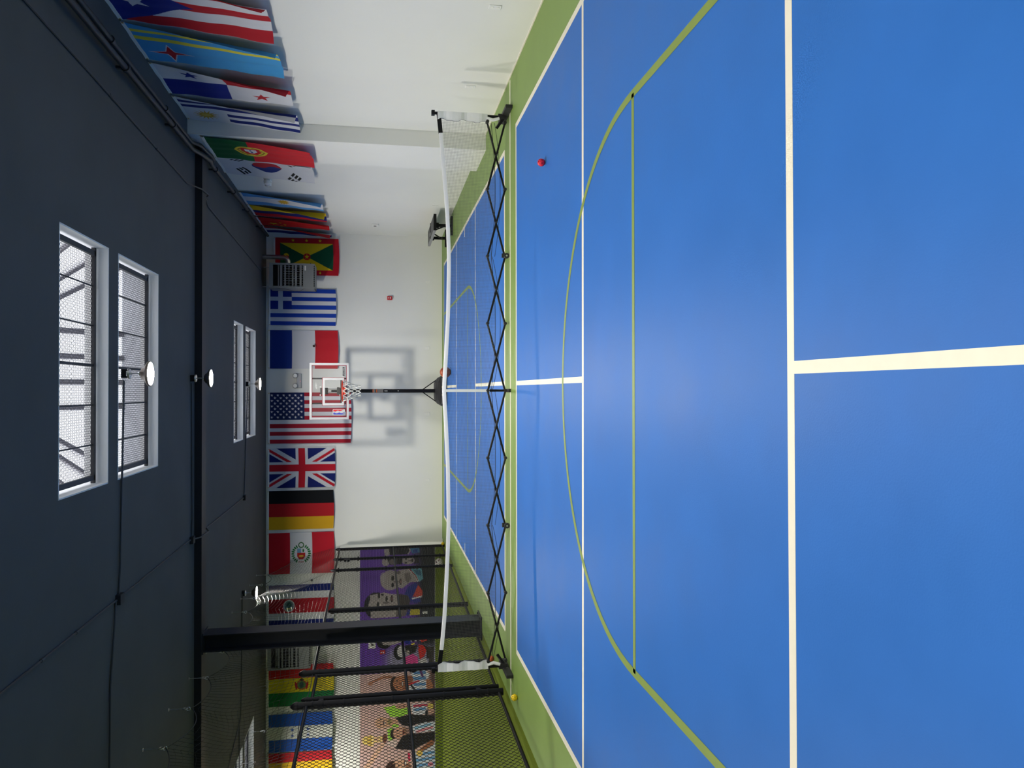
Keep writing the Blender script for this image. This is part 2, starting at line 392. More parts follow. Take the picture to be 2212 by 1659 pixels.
L0 = lamp(.18, 8.42, 'lit round ceiling lamp nearest, hanging under the large skylight')
lamps = [(.18, 11.36, 'lit round ceiling lamp just before the steel ceiling beam'), (.14, 15.97, 'lit round ceiling lamp under the far skylight near the far flags'),
         (-3.95, 15.55, 'lit round ceiling lamp over the turf beside the hanging net'),
         (.18, 4.6, 'lit round ceiling lamp above the near court'), (.18, .8, 'lit round ceiling lamp over the near service box'), (.18, -3.0, 'lit round ceiling lamp at the rear of the hall'),
         (-4.6, 6.3, 'lit round ceiling lamp over the near end of the turf'), (-8.6, 10.2, 'lit round ceiling lamp over the middle of the turf'), (-9.75, 17.5, 'lit round ceiling lamp over the far turf corner')]
for x, y, lb in lamps: copy_tree(L0, (x, y, ZC), None, lb)

# ================================================================== FLAGS
class Cv:                                   # tiny painter on an array of points
    def __init__(s, X, Y, bg): s.X, s.Y = X, Y; s.C = np.zeros((len(X), 3)); s.C[:] = lin(bg)
    def put(s, m, c, a=1.0): s.C[m] = s.C[m] * (1 - a) + np.array(lin(c)) * a
    def rect(s, x0, y0, x1, y1, c): s.put((s.X >= x0) & (s.X < x1) & (s.Y >= y0) & (s.Y < y1), c)
    def inpoly(s, P):
        m = np.zeros(len(s.X), bool); n = len(P)
        for i in range(n):
            (x0, y0), (x1, y1) = P[i], P[(i + 1) % n]
            if y0 == y1: continue
            m ^= ((s.Y >= min(y0, y1)) & (s.Y < max(y0, y1)) & (s.X < x0 + (s.Y - y0) * (x1 - x0) / (y1 - y0)))
        return m
    def poly(s, P, c, a=1.0): s.put(s.inpoly(P), c, a)
    def ell(s, cx, cy, rx, ry, c, rot=0.0, a=1.0):
        dx, dy = s.X - cx, s.Y - cy; cr, sr = math.cos(rot), math.sin(rot)
        s.put(((dx * cr + dy * sr) / rx) ** 2 + ((-dx * sr + dy * cr) / ry) ** 2 <= 1, c, a)
    def ring(s, cx, cy, r0, r1, c, asp=1.0):
        d = np.hypot(s.X - cx, (s.Y - cy) / asp); s.put((d >= r0) & (d < r1), c)
    def star(s, cx, cy, r, c, rot=-math.pi / 2, n=5, k=.4, ax=1.0, ay=1.0):
        P = [(cx + ax * (r if i % 2 == 0 else r * k) * math.cos(rot + math.pi * i / n), cy + ay * (r if i % 2 == 0 else r * k) * math.sin(rot + math.pi * i / n)) for i in range(2 * n)]
        s.poly(P, c)
    def line(s, x0, y0, x1, y1, w, c):
        d = math.hypot(x1 - x0, y1 - y0); nx, ny = -(y1 - y0) / d * w / 2, (x1 - x0) / d * w / 2
        s.poly([(x0 + nx, y0 + ny), (x1 + nx, y1 + ny), (x1 - nx, y1 - ny), (x0 - nx, y0 - ny)], c)
WH, RD, NV = (226, 226, 232), (190, 24, 42), (10, 28, 120)
def hs(k, cs, bounds=None):
    for i, c in enumerate(cs):
        a, b = (i / len(cs), (i + 1) / len(cs)) if bounds is None else (bounds[i], bounds[i + 1]); k.rect(-1, a * 3, 9, b * 3, c)
def vs(k, cs):
    for i, c in enumerate(cs): k.rect(i / len(cs) * 5, -1, (i + 1) / len(cs) * 5 + .01, 9, c)
def d_stripes_triangle(k):
    hs(k, [RD, WH, RD, WH, RD]); k.poly([(0, -.1), (0, 3.1), (2.65, 1.5)], (14, 40, 140)); k.star(.85, 1.5, .5, WH, rot=math.pi)
def d_lightblue_star(k):
    k.rect(-1, -1, 9, 9, (70, 160, 222)); k.rect(-1, .45, 9, .69, (228, 216, 70)); k.rect(-1, .95, 9, 1.19, (228, 216, 70))
    k.star(1.05, 2.2, .78, WH, n=4, k=.32); k.star(1.05, 2.2, .64, (200, 24, 40), n=4, k=.32)
def d_quarters(k):
    k.rect(-1, -1, 9, 9, WH); k.rect(2.5, -1, 9, 1.5, RD); k.rect(-1, 1.5, 2.5, 9, (12, 40, 140)); k.star(1.25, .75, .38, (12, 40, 140)); k.star(3.75, 2.25, .38, RD)
def d_sun_stripes(k):
    for i in range(9): k.rect(-1, i / 3, 9, (i + 1) / 3, WH if i % 2 == 0 else (16, 36, 120))
    k.rect(-1, 1.36, 1.9, 9, WH)
    for i in range(16):
        a = i * math.pi / 8; k.poly([(.95 + .2 * math.cos(a - .3), 2.15 + .2 * math.sin(a - .3)), (.95 + .2 * math.cos(a + .3), 2.15 + .2 * math.sin(a + .3)), (.95 + .62 * math.cos(a), 2.15 + .62 * math.sin(a))], (205, 160, 50))
    k.ell(.95, 2.15, .3, .3, (205, 160, 50)); k.ell(.95, 2.15, .2, .2, (225, 185, 80))
def d_green_red_crest(k):
    k.rect(-1, -1, 2, 9, (10, 98, 52)); k.rect(2, -1, 9, 9, (205, 22, 42)); k.ring(2, 1.5, .5, .78, (228, 205, 60)); k.ring(2, 1.5, .58, .66, (150, 120, 30))
    k.rect(1.9, .75, 2.1, 2.25, (228, 205, 60)); k.rect(1.25, 1.42, 2.75, 1.55, (228, 205, 60))
    k.poly([(1.55, 1.0), (2.45, 1.0), (2.45, 1.65), (2.25, 2.0), (1.75, 2.0), (1.55, 1.65)], (200, 20, 35)); k.poly([(1.72, 1.12), (2.28, 1.12), (2.28, 1.6), (2.1, 1.85), (1.9, 1.85), (1.72, 1.6)], WH)
    for a, b in ((2, 1.25), (2, 1.5), (2, 1.72), (1.83, 1.5), (2.17, 1.5)): k.ell(a, b, .06, .08, (20, 40, 130))
def d_yinyang(k):
    k.rect(-1, -1, 9, 9, WH); cx, cy, r = 2.5, 1.5, .78
    k.ell(cx, cy, r, r, (200, 30, 50)); dx, dy = k.X - cx, k.Y - cy; a = .59
    u, v = dx * math.cos(a) + dy * math.sin(a), -dx * math.sin(a) + dy * math.cos(a)
    mk = (np.hypot(dx, dy) <= r) & (v > 0); k.put(mk, (20, 50, 130))
    k.put(np.hypot(u + r / 2, v) < r / 2, (200, 30, 50)); k.put(np.hypot(u - r / 2, v) < r / 2, (20, 50, 130))
    for (sx, sy, bro) in ((-1, -1, ()), (1, 1, (0, 1, 2)), (1, -1, (0, 2)), (-1, 1, (1,))):
        ox, oy = cx + sx * 1.38, cy + sy * .92; ang = math.atan2(sy * .92, sx * 1.38)
        for i in range(3):
            d = (i - 1) * .2; px_, py_ = ox + d * math.cos(ang), oy + d * math.sin(ang); tx, ty = -math.sin(ang) * .34, math.cos(ang) * .34
            k.line(px_ - tx, py_ - ty, px_ + tx, py_ + ty, .13, (15, 15, 20))
            if i in bro: k.ell(px_, py_, .07, .07, WH)
def d_bluewhite_sun(k):
    hs(k, [(92, 160, 225), WH, (92, 160, 225)]); k.star(2.5, 1.5, .42, (215, 170, 50), n=12, k=.6)
def d_yellow_blue_red(k): hs(k, [(235, 195, 30), (20, 30, 110), (200, 25, 40)], (-.2, .5, .72, 1.3))
def d_red_stars(k):
    k.rect(-1, -1, 9, 9, (205, 28, 36)); k.star(.95, 2.2, .42, (235, 200, 40), rot=.4)
    for i, a in enumerate((-.9, -.3, .3, .9)): k.star(.95 + .85 * math.cos(a), 2.2 + .62 * math.sin(a), .15, (235, 200, 40), rot=a)
def d_red_white_blue(k): hs(k, [(185, 28, 45), WH, (26, 48, 130)])
def d_grenada(k):
    k.rect(-1, -1, 9, 9, (196, 22, 42)); x0, y0, x1, y1 = .46, .42, 4.54, 2.58; c = (2.5, 1.5); Y_, G_ = (236, 205, 28), (8, 88, 60)
    k.poly([(x0, y0), (x1, y0), c], Y_); k.poly([(x0, y1), (x1, y1), c], Y_); k.poly([(x0, y0), (x0, y1), c], G_); k.poly([(x1, y0), (x1, y1), c], G_)
    k.ell(2.5, 1.5, .27, .27, (205, 22, 42)); k.star(2.5, 1.5, .2, Y_)
    for x in (1.45, 2.5, 3.55): k.star(x, .2, .14, Y_); k.star(x, 2.8, .14, Y_)
    k.ell(.92, 1.45, .2, .2, Y_); k.poly([(.92, 1.4), (1.15, 1.5), (1.0, 1.68)], (205, 22, 42))
def d_greece(k):
    for i in range(9): k.rect(-1, i / 3, 9, (i + 1) / 3, (22, 66, 176) if i % 2 == 0 else WH)
    k.rect(-1, -1, 1.67, 5 / 3, (14, 50, 150)); k.rect(.67, -1, 1.0, 5 / 3, WH); k.rect(-1, .67, 1.67, 1.0, WH)
def d_france(k): vs(k, [(18, 52, 140), WH, (205, 36, 50)])
def d_usa(k):
    for i in range(13): k.rect(-1, i * 3 / 13, 9, (i + 1) * 3 / 13, (178, 28, 50) if i % 2 == 0 else WH)
    k.rect(-1, -1, 2.15, 7 * 3 / 13, (24, 40, 92))
    for r in range(9):
        for c in range(6 if r % 2 == 0 else 5): k.star((.19 if r % 2 == 0 else .37) + c * .355, .165 + r * .161, .085, WH)
def d_uk(k):
    B_, R_ = (20, 34, 110), (205, 26, 46); k.rect(-1, -1, 9, 9, B_)
    k.line(-.2, -.12, 5.2, 3.12, .62, WH); k.line(-.2, 3.12, 5.2, -.12, .62, WH)
    k.line(0, .1, 2.5, 1.6, .2, R_); k.line(5, 2.9, 2.5, 1.4, .2, R_); k.line(0, 2.9, 2.5, 1.4, .2, R_); k.line(5, .1, 2.5, 1.6, .2, R_)
    k.rect(2.05, -1, 2.95, 9, WH); k.rect(-1, 1.05, 9, 1.95, WH); k.rect(2.24, -1, 2.76, 9, R_); k.rect(-1, 1.23, 9, 1.77, R_)
def d_germany(k): hs(k, [(14, 16, 22), (196, 30, 40), (232, 176, 30)])
def d_peru(k):
    vs(k, [(205, 24, 46), WH, (205, 24, 46)])
    for sx in (-1, 1):
        for i in range(9):
            a = -1.0 + i * .25; k.ell(2.5 + sx * .62 * math.cos(a), 1.55 + .62 * math.sin(a), .12, .06, (30, 120, 60), a * sx)
    k.poly([(2.2, 1.15), (2.8, 1.15), (2.8, 1.75), (2.65, 1.95), (2.35, 1.95), (2.2, 1.75)], (190, 40, 40)); k.rect(2.2, 1.15, 2.5, 1.5, (120, 165, 200)); k.rect(2.5, 1.15, 2.8, 1.5, WH)
    k.ell(2.65, 1.32, .07, .12, (40, 120, 60)); k.ell(2.5, 1.72, .17, .08, (225, 180, 60)); k.ring(2.5, .92, .14, .22, (60, 110, 60)); k.rect(2.3, 2.12, 2.7, 2.18, (170, 60, 60))
def d_costarica(k):
    hs(k, [(16, 36, 120), WH, (190, 30, 46), WH, (16, 36, 120)], (0, 1 / 6, 2 / 6, 4 / 6, 5 / 6, 1.0)); k.ell(1.6, 1.5, .42, .42, WH); k.ell(1.6, 1.5, .34, .36, (120, 140, 150)); k.ell(1.6, 1.45, .2, .22, (50, 90, 90)); k.rect(1.4, 1.65, 1.8, 1.75, (200, 190, 120))
def d_bolivia(k):
    hs(k, [(205, 34, 34), (232, 212, 30), (16, 122, 58)]); k.ell(2.55, 1.5, .4, .34, (190, 70, 40)); k.ell(2.55, 1.5, .3, .28, (90, 140, 70)); k.ell(2.55, 1.5, .16, .22, (60, 90, 80)); k.poly([(2.35, 1.15), (2.55, 1.0), (2.75, 1.15), (2.55, 1.25)], (60, 40, 30))
    for sx in (-1, 1): k.ell(2.55 + sx * .42, 1.55, .08, .3, (190, 30, 40), sx * .2)
def d_honduras(k):
    hs(k, [(24, 88, 190), (225, 228, 220), (24, 88, 190)])
    for x, y in ((1.9, 1.28), (1.9, 1.72), (3.1, 1.28), (3.1, 1.72), (2.5, 1.5)): k.star(x, y, .17, (30, 90, 190))
def d_spain(k): hs(k, [(200, 30, 42), (238, 190, 30), (200, 30, 42)], (-.1, .25, .75, 1.2))

def flag(label, design, wall, top, a0, a1, zt, zb, nu=150, nv=96, lift=.03, flare=.08, wav=.012, seed=0, tiltv=0.0, off=0.0, curl=0.0):
    """hung by its hoist edge: u runs down the wall, v along it"""
    U, V = np.meshgrid(np.linspace(0, 1, nu + 1), np.linspace(0, 1, nv + 1), indexing='ij'); u, v = U.ravel(), V.ravel()
    k = Cv(u * 5, v * 3, WH); design(k)
    rs = np.random.RandomState(seed + 3); p1, p2, p3 = rs.uniform(0, 6.28, 3); f1, f2 = rs.uniform(.8, 1.6, 2)
    d = lift + off + flare * u ** 1.4 * (0.75 + .25 * np.sin(v * 3 + p1)) + wav * (.3 + u) * (np.sin(v * 6.28 * f1 + p2 + u * 1.3) + .5 * np.sin(v * 15 * f2 + p3 + u * 3)) + .004 * np.sin(u * 19 + p1) * (v + .3)
    d = np.maximum(d, .012 + off) + curl * np.maximum(0, .28 - v) ** 1.5 * u * 3
    z = zt + (zb - zt) * u - .02 * np.sin(v * 3.1416) * u
    s = a0 + (a1 - a0) * v + tiltv * u + curl * .4 * np.maximum(0, .25 - v) * u
    if wall == 'R': P = np.stack([XR - d, s, z], 1)
    else: P = np.stack([s, YF - d, z], 1)
    base = Vector(P.min(0) / 2 + P.max(0) / 2); base.z = P[:, 2].min()
    idx = np.arange((nu + 1) * (nv + 1)).reshape(nu + 1, nv + 1)
    F = np.stack([idx[:-1, :-1], idx[1:, :-1], idx[1:, 1:], idx[:-1, 1:]], -1).reshape(-1, 4)
    me = bpy.data.meshes.new('flag'); n = len(P); nf = len(F)
    me.vertices.add(n); me.vertices.foreach_set('co', (P - np.array(base)).ravel())
    me.loops.add(nf * 4); me.loops.foreach_set('vertex_index', F.ravel().astype(np.int32))
    me.polygons.add(nf); me.polygons.foreach_set('loop_start', np.arange(nf, dtype=np.int32) * 4); me.polygons.foreach_set('loop_total', np.full(nf, 4, dtype=np.int32))
    me.polygons.foreach_set('use_smooth', np.ones(nf, dtype=bool)); me.update(calc_edges=True)
    ca = me.color_attributes.new('Col', 'FLOAT_COLOR', 'POINT'); ca.data.foreach_set('color', np.hstack([k.C * .85, np.ones((n, 1))]).ravel())
    me.materials.append(M['flag'])
    ob = bpy.data.objects.new('flag', me); COL.objects.link(ob); ob.location = base; WLOC[ob.name] = base
    tag(ob, label, 'flag', 'country flags hung along the tops of the walls')
    h = MB()                                     # white header tape with two grommets
    dd = d.reshape(nu + 1, nv + 1)[0]; ss = s.reshape(nu + 1, nv + 1)[0]
    for i in range(0, nv, 4):
        j = min(i + 4, nv)
        def q(w, jj, zz, e): return (XR - dd[jj] - e, ss[jj], zz) if wall == 'R' else (ss[jj], YF - dd[jj] - e, zz)
        n0 = len(h.v)
        h.v += [q(0, i, zt + .012, .003), q(0, j, zt + .012, .003), q(0, j, zt - .028, .003), q(0, i, zt - .028, .003), q(0, i, zt + .012, -.003), q(0, j, zt + .012, -.003), q(0, j, zt - .028, -.003), q(0, i, zt - .028, -.003)]
        h.f += [(n0, n0 + 1, n0 + 2, n0 + 3), (n0 + 7, n0 + 6, n0 + 5, n0 + 4), (n0, n0 + 4, n0 + 5, n0 + 1), (n0 + 3, n0 + 2, n0 + 6, n0 + 7)]
    h.build('header_tape', 'white', ob)
    for j in (2, nv - 2):
        c = q(0, j, zt - .008, .006)
        MB().lathe([(.006, -.002), (.012, -.002), (.012, .002), (.006, .002)], c, 'X' if wall == 'R' else 'Y', 10).build('grommet', 'brass', ob)
    return ob
RF = [('flag of red and white stripes with blue star triangle, nearest on the right wall', d_stripes_triangle, 7.32, 8.25, 0),
      ('light blue flag with two yellow stripes and a red star', d_lightblue_star, 8.30, 9.18, 0),
      ('quartered white, red and blue flag with two stars', d_quarters, 9.27, 10.17, 0),
      ('white flag with navy stripes and a golden sun, right wall', d_sun_stripes, 10.27, 11.1, 0),
      ('green and red flag with a golden round crest on the pilaster', d_green_red_crest, 11.16, 12.08, .22),
      ('white flag with red and blue circle and black bars', d_yinyang, 12.62, 13.72, 0),
      ('sky blue and white triband flag with small sun, right wall', d_bluewhite_sun, 15.03, 15.99, 0),
      ('yellow, navy and red horizontal flag partly covered by its neighbour', d_yellow_blue_red, 16.02, 16.98, 0),
      ('red flag with small yellow stars on the right wall', d_red_stars, 17.12, 17.92, 0),
      ('red, white and blue striped flag in the far right corner', d_red_white_blue, 17.97, 18.70, 0)]
for i, (lb, de, y0, y1, off) in enumerate(RF):
    big = i < 6
    flag(lb, de, 'R', 0, y0, y1, 4.165 if i != 4 else 4.005, 2.67 if i != 4 else 2.55, nu=260 if big else 170, nv=150 if big else 100, lift=.03, flare=.09, wav=.014 if i not in (5,) else .03, seed=i, tiltv=.10, off=off, curl=.35 if i in (0, 1, 2, 3, 6, 7, 9) else .1)
FF = [('red bordered flag with yellow and green triangles behind the heater', d_grenada, 3.66, 2.77, 4.0, 2.5),
      ('blue and white striped flag with a white cross canton', d_greece, 2.44, 1.56, 4.11, 2.57),
      ('blue, white and red vertical band flag beside the hoop', d_france, 1.45, .53, 4.12, 2.52),
      ('large stars and stripes flag behind the basketball backboard', d_usa, -.04, -1.26, 4.12, 2.21),
      ('union jack flag with red and white crosses on navy', d_uk, -1.37, -2.31, 4.13, 2.59),
      ('black, red and gold striped flag on the far wall', d_germany, -2.38, -3.31, 4.14, 2.62),
      ('red, white, red flag with green wreath coat of arms', d_peru, -3.38, -4.36, 4.14, 2.61),
      ('blue, white and red striped flag with round emblem behind the net', d_costarica, -4.62, -5.62, 4.14, 2.62),
      ('red, yellow and green flag with emblem, behind the fence', d_bolivia, -6.52, -7.50, 4.14, 2.62),
      ('blue and white flag with five blue stars, behind the fence', d_honduras, -7.68, -8.58, 4.14, 2.65),
      ('red and yellow banded flag cut by the left picture edge', d_spain, -8.60, -9.50, 4.14, 2.66)]
for i, (lb, de, x0, x1, z0, z1) in enumerate(FF):
    flag(lb, de, 'F', 0, x0, x1, z0, z1, nu=190, nv=130 if i == 3 else 110, lift=.025, flare=.05, wav=.008, seed=20 + i)

# ================================================================== MURAL (flat paint on the far wall behind the turf)
def build_mural():
    zt, zb, x0, x1 = 1.99, .178, -3.84, -9.9
    nx, ny = 560, 168
    Xa = np.linspace(x0, x1, nx + 1); Za = np.linspace(zt, zb, ny + 1)
    GX, GZ = np.meshgrid(Xa, Za, indexing='ij')
    # painter coordinates: p along the wall, q down it, in centimetres-like units
    Q = 778 + (1.99 - GZ.ravel()) / 1.81 * 162.0
    Pp = 1186 + (-3.84 - GX.ravel()) / 5.44 * 473.0
    k = Cv(Q, Pp, (108, 64, 172))
    A = lambda x, y: (760 + x / 6.382, 1160 + y / 6.382)
    B = lambda x, y: (760 + x / 6.405, 1400 + y / 6.405)
    def pa(pts, c, a=1.0): k.poly([A(*p) for p in pts], c, a)
    def pb(pts, c, a=1.0): k.poly([B(*p) for p in pts], c, a)
    def ea(x, y, rx, ry, c, r=0, a=1.0): q = A(x, y); k.ell(q[0], q[1], rx / 6.382, ry / 6.382, c, r, a)
    def eb(x, y, rx, ry, c, r=0, a=1.0): q = B(x, y); k.ell(q[0], q[1], rx / 6.405, ry / 6.405, c, r, a)
    sm = lambda e0, e1, x: np.clip((x - e0) / (e1 - e0), 0, 1) ** 2 * (3 - 2 * np.clip((x - e0) / (e1 - e0), 0, 1))
    # grounds: violet wash going dusky to the bottom, rose wash past the seam
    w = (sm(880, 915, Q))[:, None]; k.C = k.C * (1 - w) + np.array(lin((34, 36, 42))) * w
    w = (sm(1385, 1420, Pp) * sm(822, 850, Q))[:, None]; k.C = k.C * (1 - w) + np.array(lin((150, 145, 175))) * w
    rose = Pp > 1449.5
    g = (.5 + .5 * np.sin(Pp * .11 + Q * .07) * np.sin(Q * .13))[:, None]
    k.C[rose] = (np.array(lin((214, 176, 166))) * (1 - .3 * g) + np.array(lin((186, 160, 172))) * .3 * g)[rose]
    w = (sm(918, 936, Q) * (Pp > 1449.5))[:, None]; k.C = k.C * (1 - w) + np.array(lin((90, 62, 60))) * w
    SK, SD, DK = (176, 166, 164), (112, 102, 102), (30, 28, 30)
    # -- half-hidden figure by the fence end
    pa([(445, 180), (520, 160), (520, 260), (450, 280)], SK); pa([(510, 165), (780, 165), (800, 210), (770, 258), (520, 258)], DK); pa([(775, 165), (800, 165), (812, 215), (780, 258), (762, 258), (795, 212)], SK); pa([(800, 165), (930, 165), (940, 240), (830, 250)], (70, 130, 170)); pa([(840, 200), (910, 190), (905, 238), (850, 240)], (40, 70, 150))
    # -- profile with pale hair, then a bearded face
    ea(465, 350, 52, 58, SK); pa([(480, 300), (560, 300), (600, 330), (585, 395), (520, 392), (500, 350)], DK); ea(560, 350, 45, 40, SD); pa([(600, 300), (690, 305), (690, 390), (590, 392)], (58, 54, 56))
    ea(775, 345, 90, 50, SK); pa([(630, 330), (660, 300), (700, 310), (690, 385), (640, 392)], DK); ea(745, 320, 16, 12, DK); ea(745, 372, 16, 12, DK); ea(800, 345, 26, 10, SD); ea(832, 345, 14, 24, DK); pa([(850, 300), (900, 300), (935, 345), (930, 385), (850, 390), (872, 345)], (44, 40, 42))
    # -- shaved head
    pa([(640, 470), (780, 455), (880, 520), (915, 600), (890, 640), (800, 640), (690, 720), (640, 700)], SK); ea(530, 600, 138, 135, SK); ea(660, 600, 120, 105, SK); ea(430, 560, 40, 70, (196, 188, 186), 0, .6)
    ea(562, 575, 22, 34, DK); ea(560, 668, 20, 30, DK); ea(610, 625, 40, 14, SD); ea(672, 625, 17, 42, DK); ea(676, 625, 7, 30, (170, 130, 130)); pa([(720, 520), (790, 500), (820, 590), (770, 650), (735, 610)], SD, .8); ea(640, 500, 30, 24, SD)
    pa([(760, 452), (800, 460), (890, 540), (925, 620), (905, 640), (870, 560), (790, 480)], WH); pa([(775, 452), (795, 456), (880, 540), (915, 618), (905, 622), (868, 548)], (150, 40, 40)); pa([(800, 450), (960, 450), (985, 600), (930, 640), (895, 560)], (110, 170, 190)); pa([(840, 470), (950, 480), (960, 560), (900, 540)], (60, 110, 140))
    # -- big front face
    ea(330, 930, 160, 175, DK); ea(430, 930, 200, 165, SK); pa([(250, 790), (420, 765), (640, 800), (650, 1100), (260, 1100)], SK)
    ea(375, 800, 16, 40, DK); ea(420, 790, 20, 14, DK); ea(360, 930, 18, 46, DK); ea(395, 935, 12, 26, (210, 205, 200)); ea(478, 850, 14, 40, DK); ea(470, 900, 50, 12, SD); ea(550, 850, 18, 50, DK); ea(552, 850, 7, 34, (130, 90, 90))
    pa([(640, 790), (770, 815), (805, 880), (790, 960), (740, 1080), (680, 1090), (650, 1000)], (70, 62, 60)); pa([(620, 1000), (760, 960), (750, 1090), (600, 1100)], SD)
    pa([(720, 800), (780, 690), (880, 650), (910, 690), (840, 830), (820, 940), (800, 880), (770, 815)], (38, 52, 140)); pa([(840, 835), (915, 680), (975, 760), (970, 850)], (205, 70, 58)); pa([(825, 855), (968, 830), (970, 848), (828, 874)], WH); pa([(825, 880), (940, 860), (950, 910), (850, 925)], (38, 52, 140))
    pa([(740, 1085), (790, 985), (812, 985), (795, 1085)], (38, 52, 140)); pa([(812, 985), (930, 970), (940, 1085), (795, 1090)], (196, 180, 60)); pa([(975, 1048), (1040, 1045), (1042, 1076), (978, 1078)], (225, 225, 222))
    # -- pair past the steel column
    ea(450, 1420, 112, 100, DK); ea(530, 1400, 130, 75, SK); pa([(400, 1350), (700, 1340), (690, 1440), (560, 1480), (430, 1470)], SK); pa([(470, 1350), (520, 1390), (510, 1410), (460, 1370)], DK); ea(600, 1380, 26, 14, SD); ea(650, 1390, 12, 26, DK)
    for i in range(7): pa([(700 + i * 36, 1340), (720 + i * 36, 1335), (830 + i * 34, 1440), (812 + i * 34, 1450)], DK if i % 2 else (214, 212, 212))
    pa([(715, 1415), (800, 1405), (825, 1480), (735, 1480)], (36, 48, 150)); pa([(815, 1470), (862, 1462), (866, 1488), (822, 1490)], (225, 200, 60)); pa([(930, 1420), (1010, 1395), (1040, 1440), (960, 1460)], (200, 60, 50))
    ea(650, 1580, 76, 105, DK); ea(680, 1570, 56, 80, (206, 204, 206)); pa([(725, 1490), (905, 1495), (880, 1590), (800, 1620), (740, 1600)], (34, 30, 30)); ea(770, 1590, 26, 34, SK); ea(760, 1580, 6, 10, DK); ea(785, 1592, 6, 14, DK)
    pa([(920, 1490), (990, 1510), (1030, 1570), (1000, 1640), (940, 1660), (925, 1600)], (206, 44, 38)); pa([(990, 1500), (1090, 1560), (1080, 1680), (1030, 1690), (1030, 1580)], (48, 40, 40))
    pb([(735, 120), (840, 80), (915, 130), (912, 235), (740, 240)], (222, 70, 150)); pb([(915, 20), (990, 10), (1030, 60), (1000, 130), (940, 165)], (206, 44, 38)); pb([(930, 170), (1020, 140), (1060, 230), (930, 235)], (200, 198, 200)); pb([(1050, 0), (1140, 0), (1140, 240), (1070, 240)], (60, 54, 52))
    # -- raised arm and laughing player in sky-blue stripes
    pb([(230, 440), (300, 400), (440, 355), (560, 360), (560, 395), (440, 390), (320, 430), (260, 470)], (170, 112, 86)); ea_ = eb(255, 445, 34, 26, (190, 130, 100))
    eb(590, 480, 62, 112, (52, 34, 28)); eb(680, 470, 110, 105, (186, 122, 88)); pb([(740, 370), (840, 380), (850, 460), (760, 560), (700, 560)], (150, 92, 66)); eb(622, 430, 9, 14, DK); eb(622, 520, 9, 14, DK); eb(665, 475, 24, 9, (140, 84, 60)); eb(700, 475, 14, 36, (60, 24, 24)); eb(700, 475, 7, 26, (230, 225, 220))
    pb([(800, 310), (1010, 305), (1080, 370), (1040, 440), (960, 420), (1030, 470), (1030, 600), (800, 600), (790, 500), (860, 440)], (214, 216, 224))
    for a, b in ((320, 360), (400, 440), (480, 520), (560, 590)): pb([(840, a), (1020, a), (1030, b), (860, b)], (90, 140, 196))
    pb([(780, 480), (930, 440), (940, 462), (800, 505)], (200, 52, 62)); pb([(800, 500), (830, 495), (900, 590), (870, 598)], DK); pb([(1030, 440), (1090, 450), (1125, 520), (1115, 640), (1040, 600)], (178, 116, 78)); pb([(930, 310), (960, 305), (1000, 400), (970, 410)], (90, 50, 110))
    pb([(300, 640), (760, 600), (860, 640), (840, 680), (320, 690)], (196, 130, 100))
    # -- lime bib, shouting head, dark coats, gold cup
    pb([(440, 780), (600, 765), (780, 800), (790, 890), (640, 925), (540, 915), (480, 850)], (158, 212, 66)); eb(690, 780, 92, 34, (200, 150, 130)); eb(660, 785, 10, 8, DK); eb(720, 785, 8, 16, (90, 40, 40))
    pb([(830, 760), (1030, 760), (1050, 900), (900, 930), (830, 880)], (216, 214, 222)); pb([(840, 775), (1040, 770), (1050, 800), (860, 810)], (190, 60, 84)); pb([(850, 830), (1020, 815), (1030, 850), (870, 865)], (90, 140, 190)); eb(1090, 810, 40, 44, (222, 196, 96)); eb(1100, 880, 46, 34, (205, 160, 140)); pb([(1020, 860), (1055, 855), (1050, 925), (1010, 930)], DK)
    pb([(490, 940), (640, 950), (640, 1040), (560, 1060), (470, 1040)], (205, 158, 128)); eb(412, 985, 92, 78, (206, 160, 130)); eb(400, 940, 10, 12, DK); eb(400, 1010, 10, 12, DK); eb(445, 990, 18, 26, (70, 30, 30)); eb(452, 990, 7, 16, (230, 225, 220)); eb(520, 975, 30, 46, (150, 130, 84))
    pb([(600, 930), (800, 900), (1150, 940), (1150, 1010), (900, 1040), (800, 1070), (690, 1040)], (36, 31, 32))
    pb([(490, 1075), (560, 1060), (560, 1235), (500, 1225)], (150, 205, 66)); eb(600, 1040, 50, 22, (150, 205, 66)); eb(580, 1145, 48, 74, (40, 28, 26)); eb(665, 1140, 98, 80, (206, 156, 130)); eb(630, 1110, 9, 13, DK); eb(632, 1180, 9, 13, DK); eb(712, 1140, 15, 30, (110, 44, 44)); pb([(700, 1070), (800, 1080), (830, 1180), (740, 1210)], (120, 84, 66), .7)
    eb(205, 1205, 60, 56, (228, 200, 110)); eb(262, 1215, 52, 74, (214, 178, 84)); pb([(290, 1175), (420, 1160), (420, 1240), (290, 1250)], (226, 196, 128)); eb(455, 1195, 34, 62, (112, 66, 50)); eb(340, 1200, 30, 24, (205, 160, 130)); pb([(280, 1150), (300, 1150), (300, 1290), (280, 1280)], (240, 215, 150))
    pb([(830, 1070), (960, 1030), (1150, 1020), (1150, 1150), (860, 1160)], (206, 210, 222)); pb([(860, 1080), (1100, 1035), (1100, 1065), (870, 1110)], (120, 170, 205)); pb([(880, 1130), (1120, 1080), (1130, 1110), (900, 1158)], (220, 130, 140))
    pb([(590, 1350), (700, 1180), (840, 1160), (1150, 1165), (1150, 1270), (960, 1330), (840, 1390)], (36, 31, 32))
    pb([(500, 1240), (640, 1230), (600, 1340), (480, 1290)], (214, 190, 184)); pb([(130, 1610), (410, 1250), (470, 1260), (440, 1310), (200, 1640)], (222, 178, 150))
    pb([(860, 1420), (1150, 1310), (1150, 1700), (900, 1700)], (206, 208, 218))
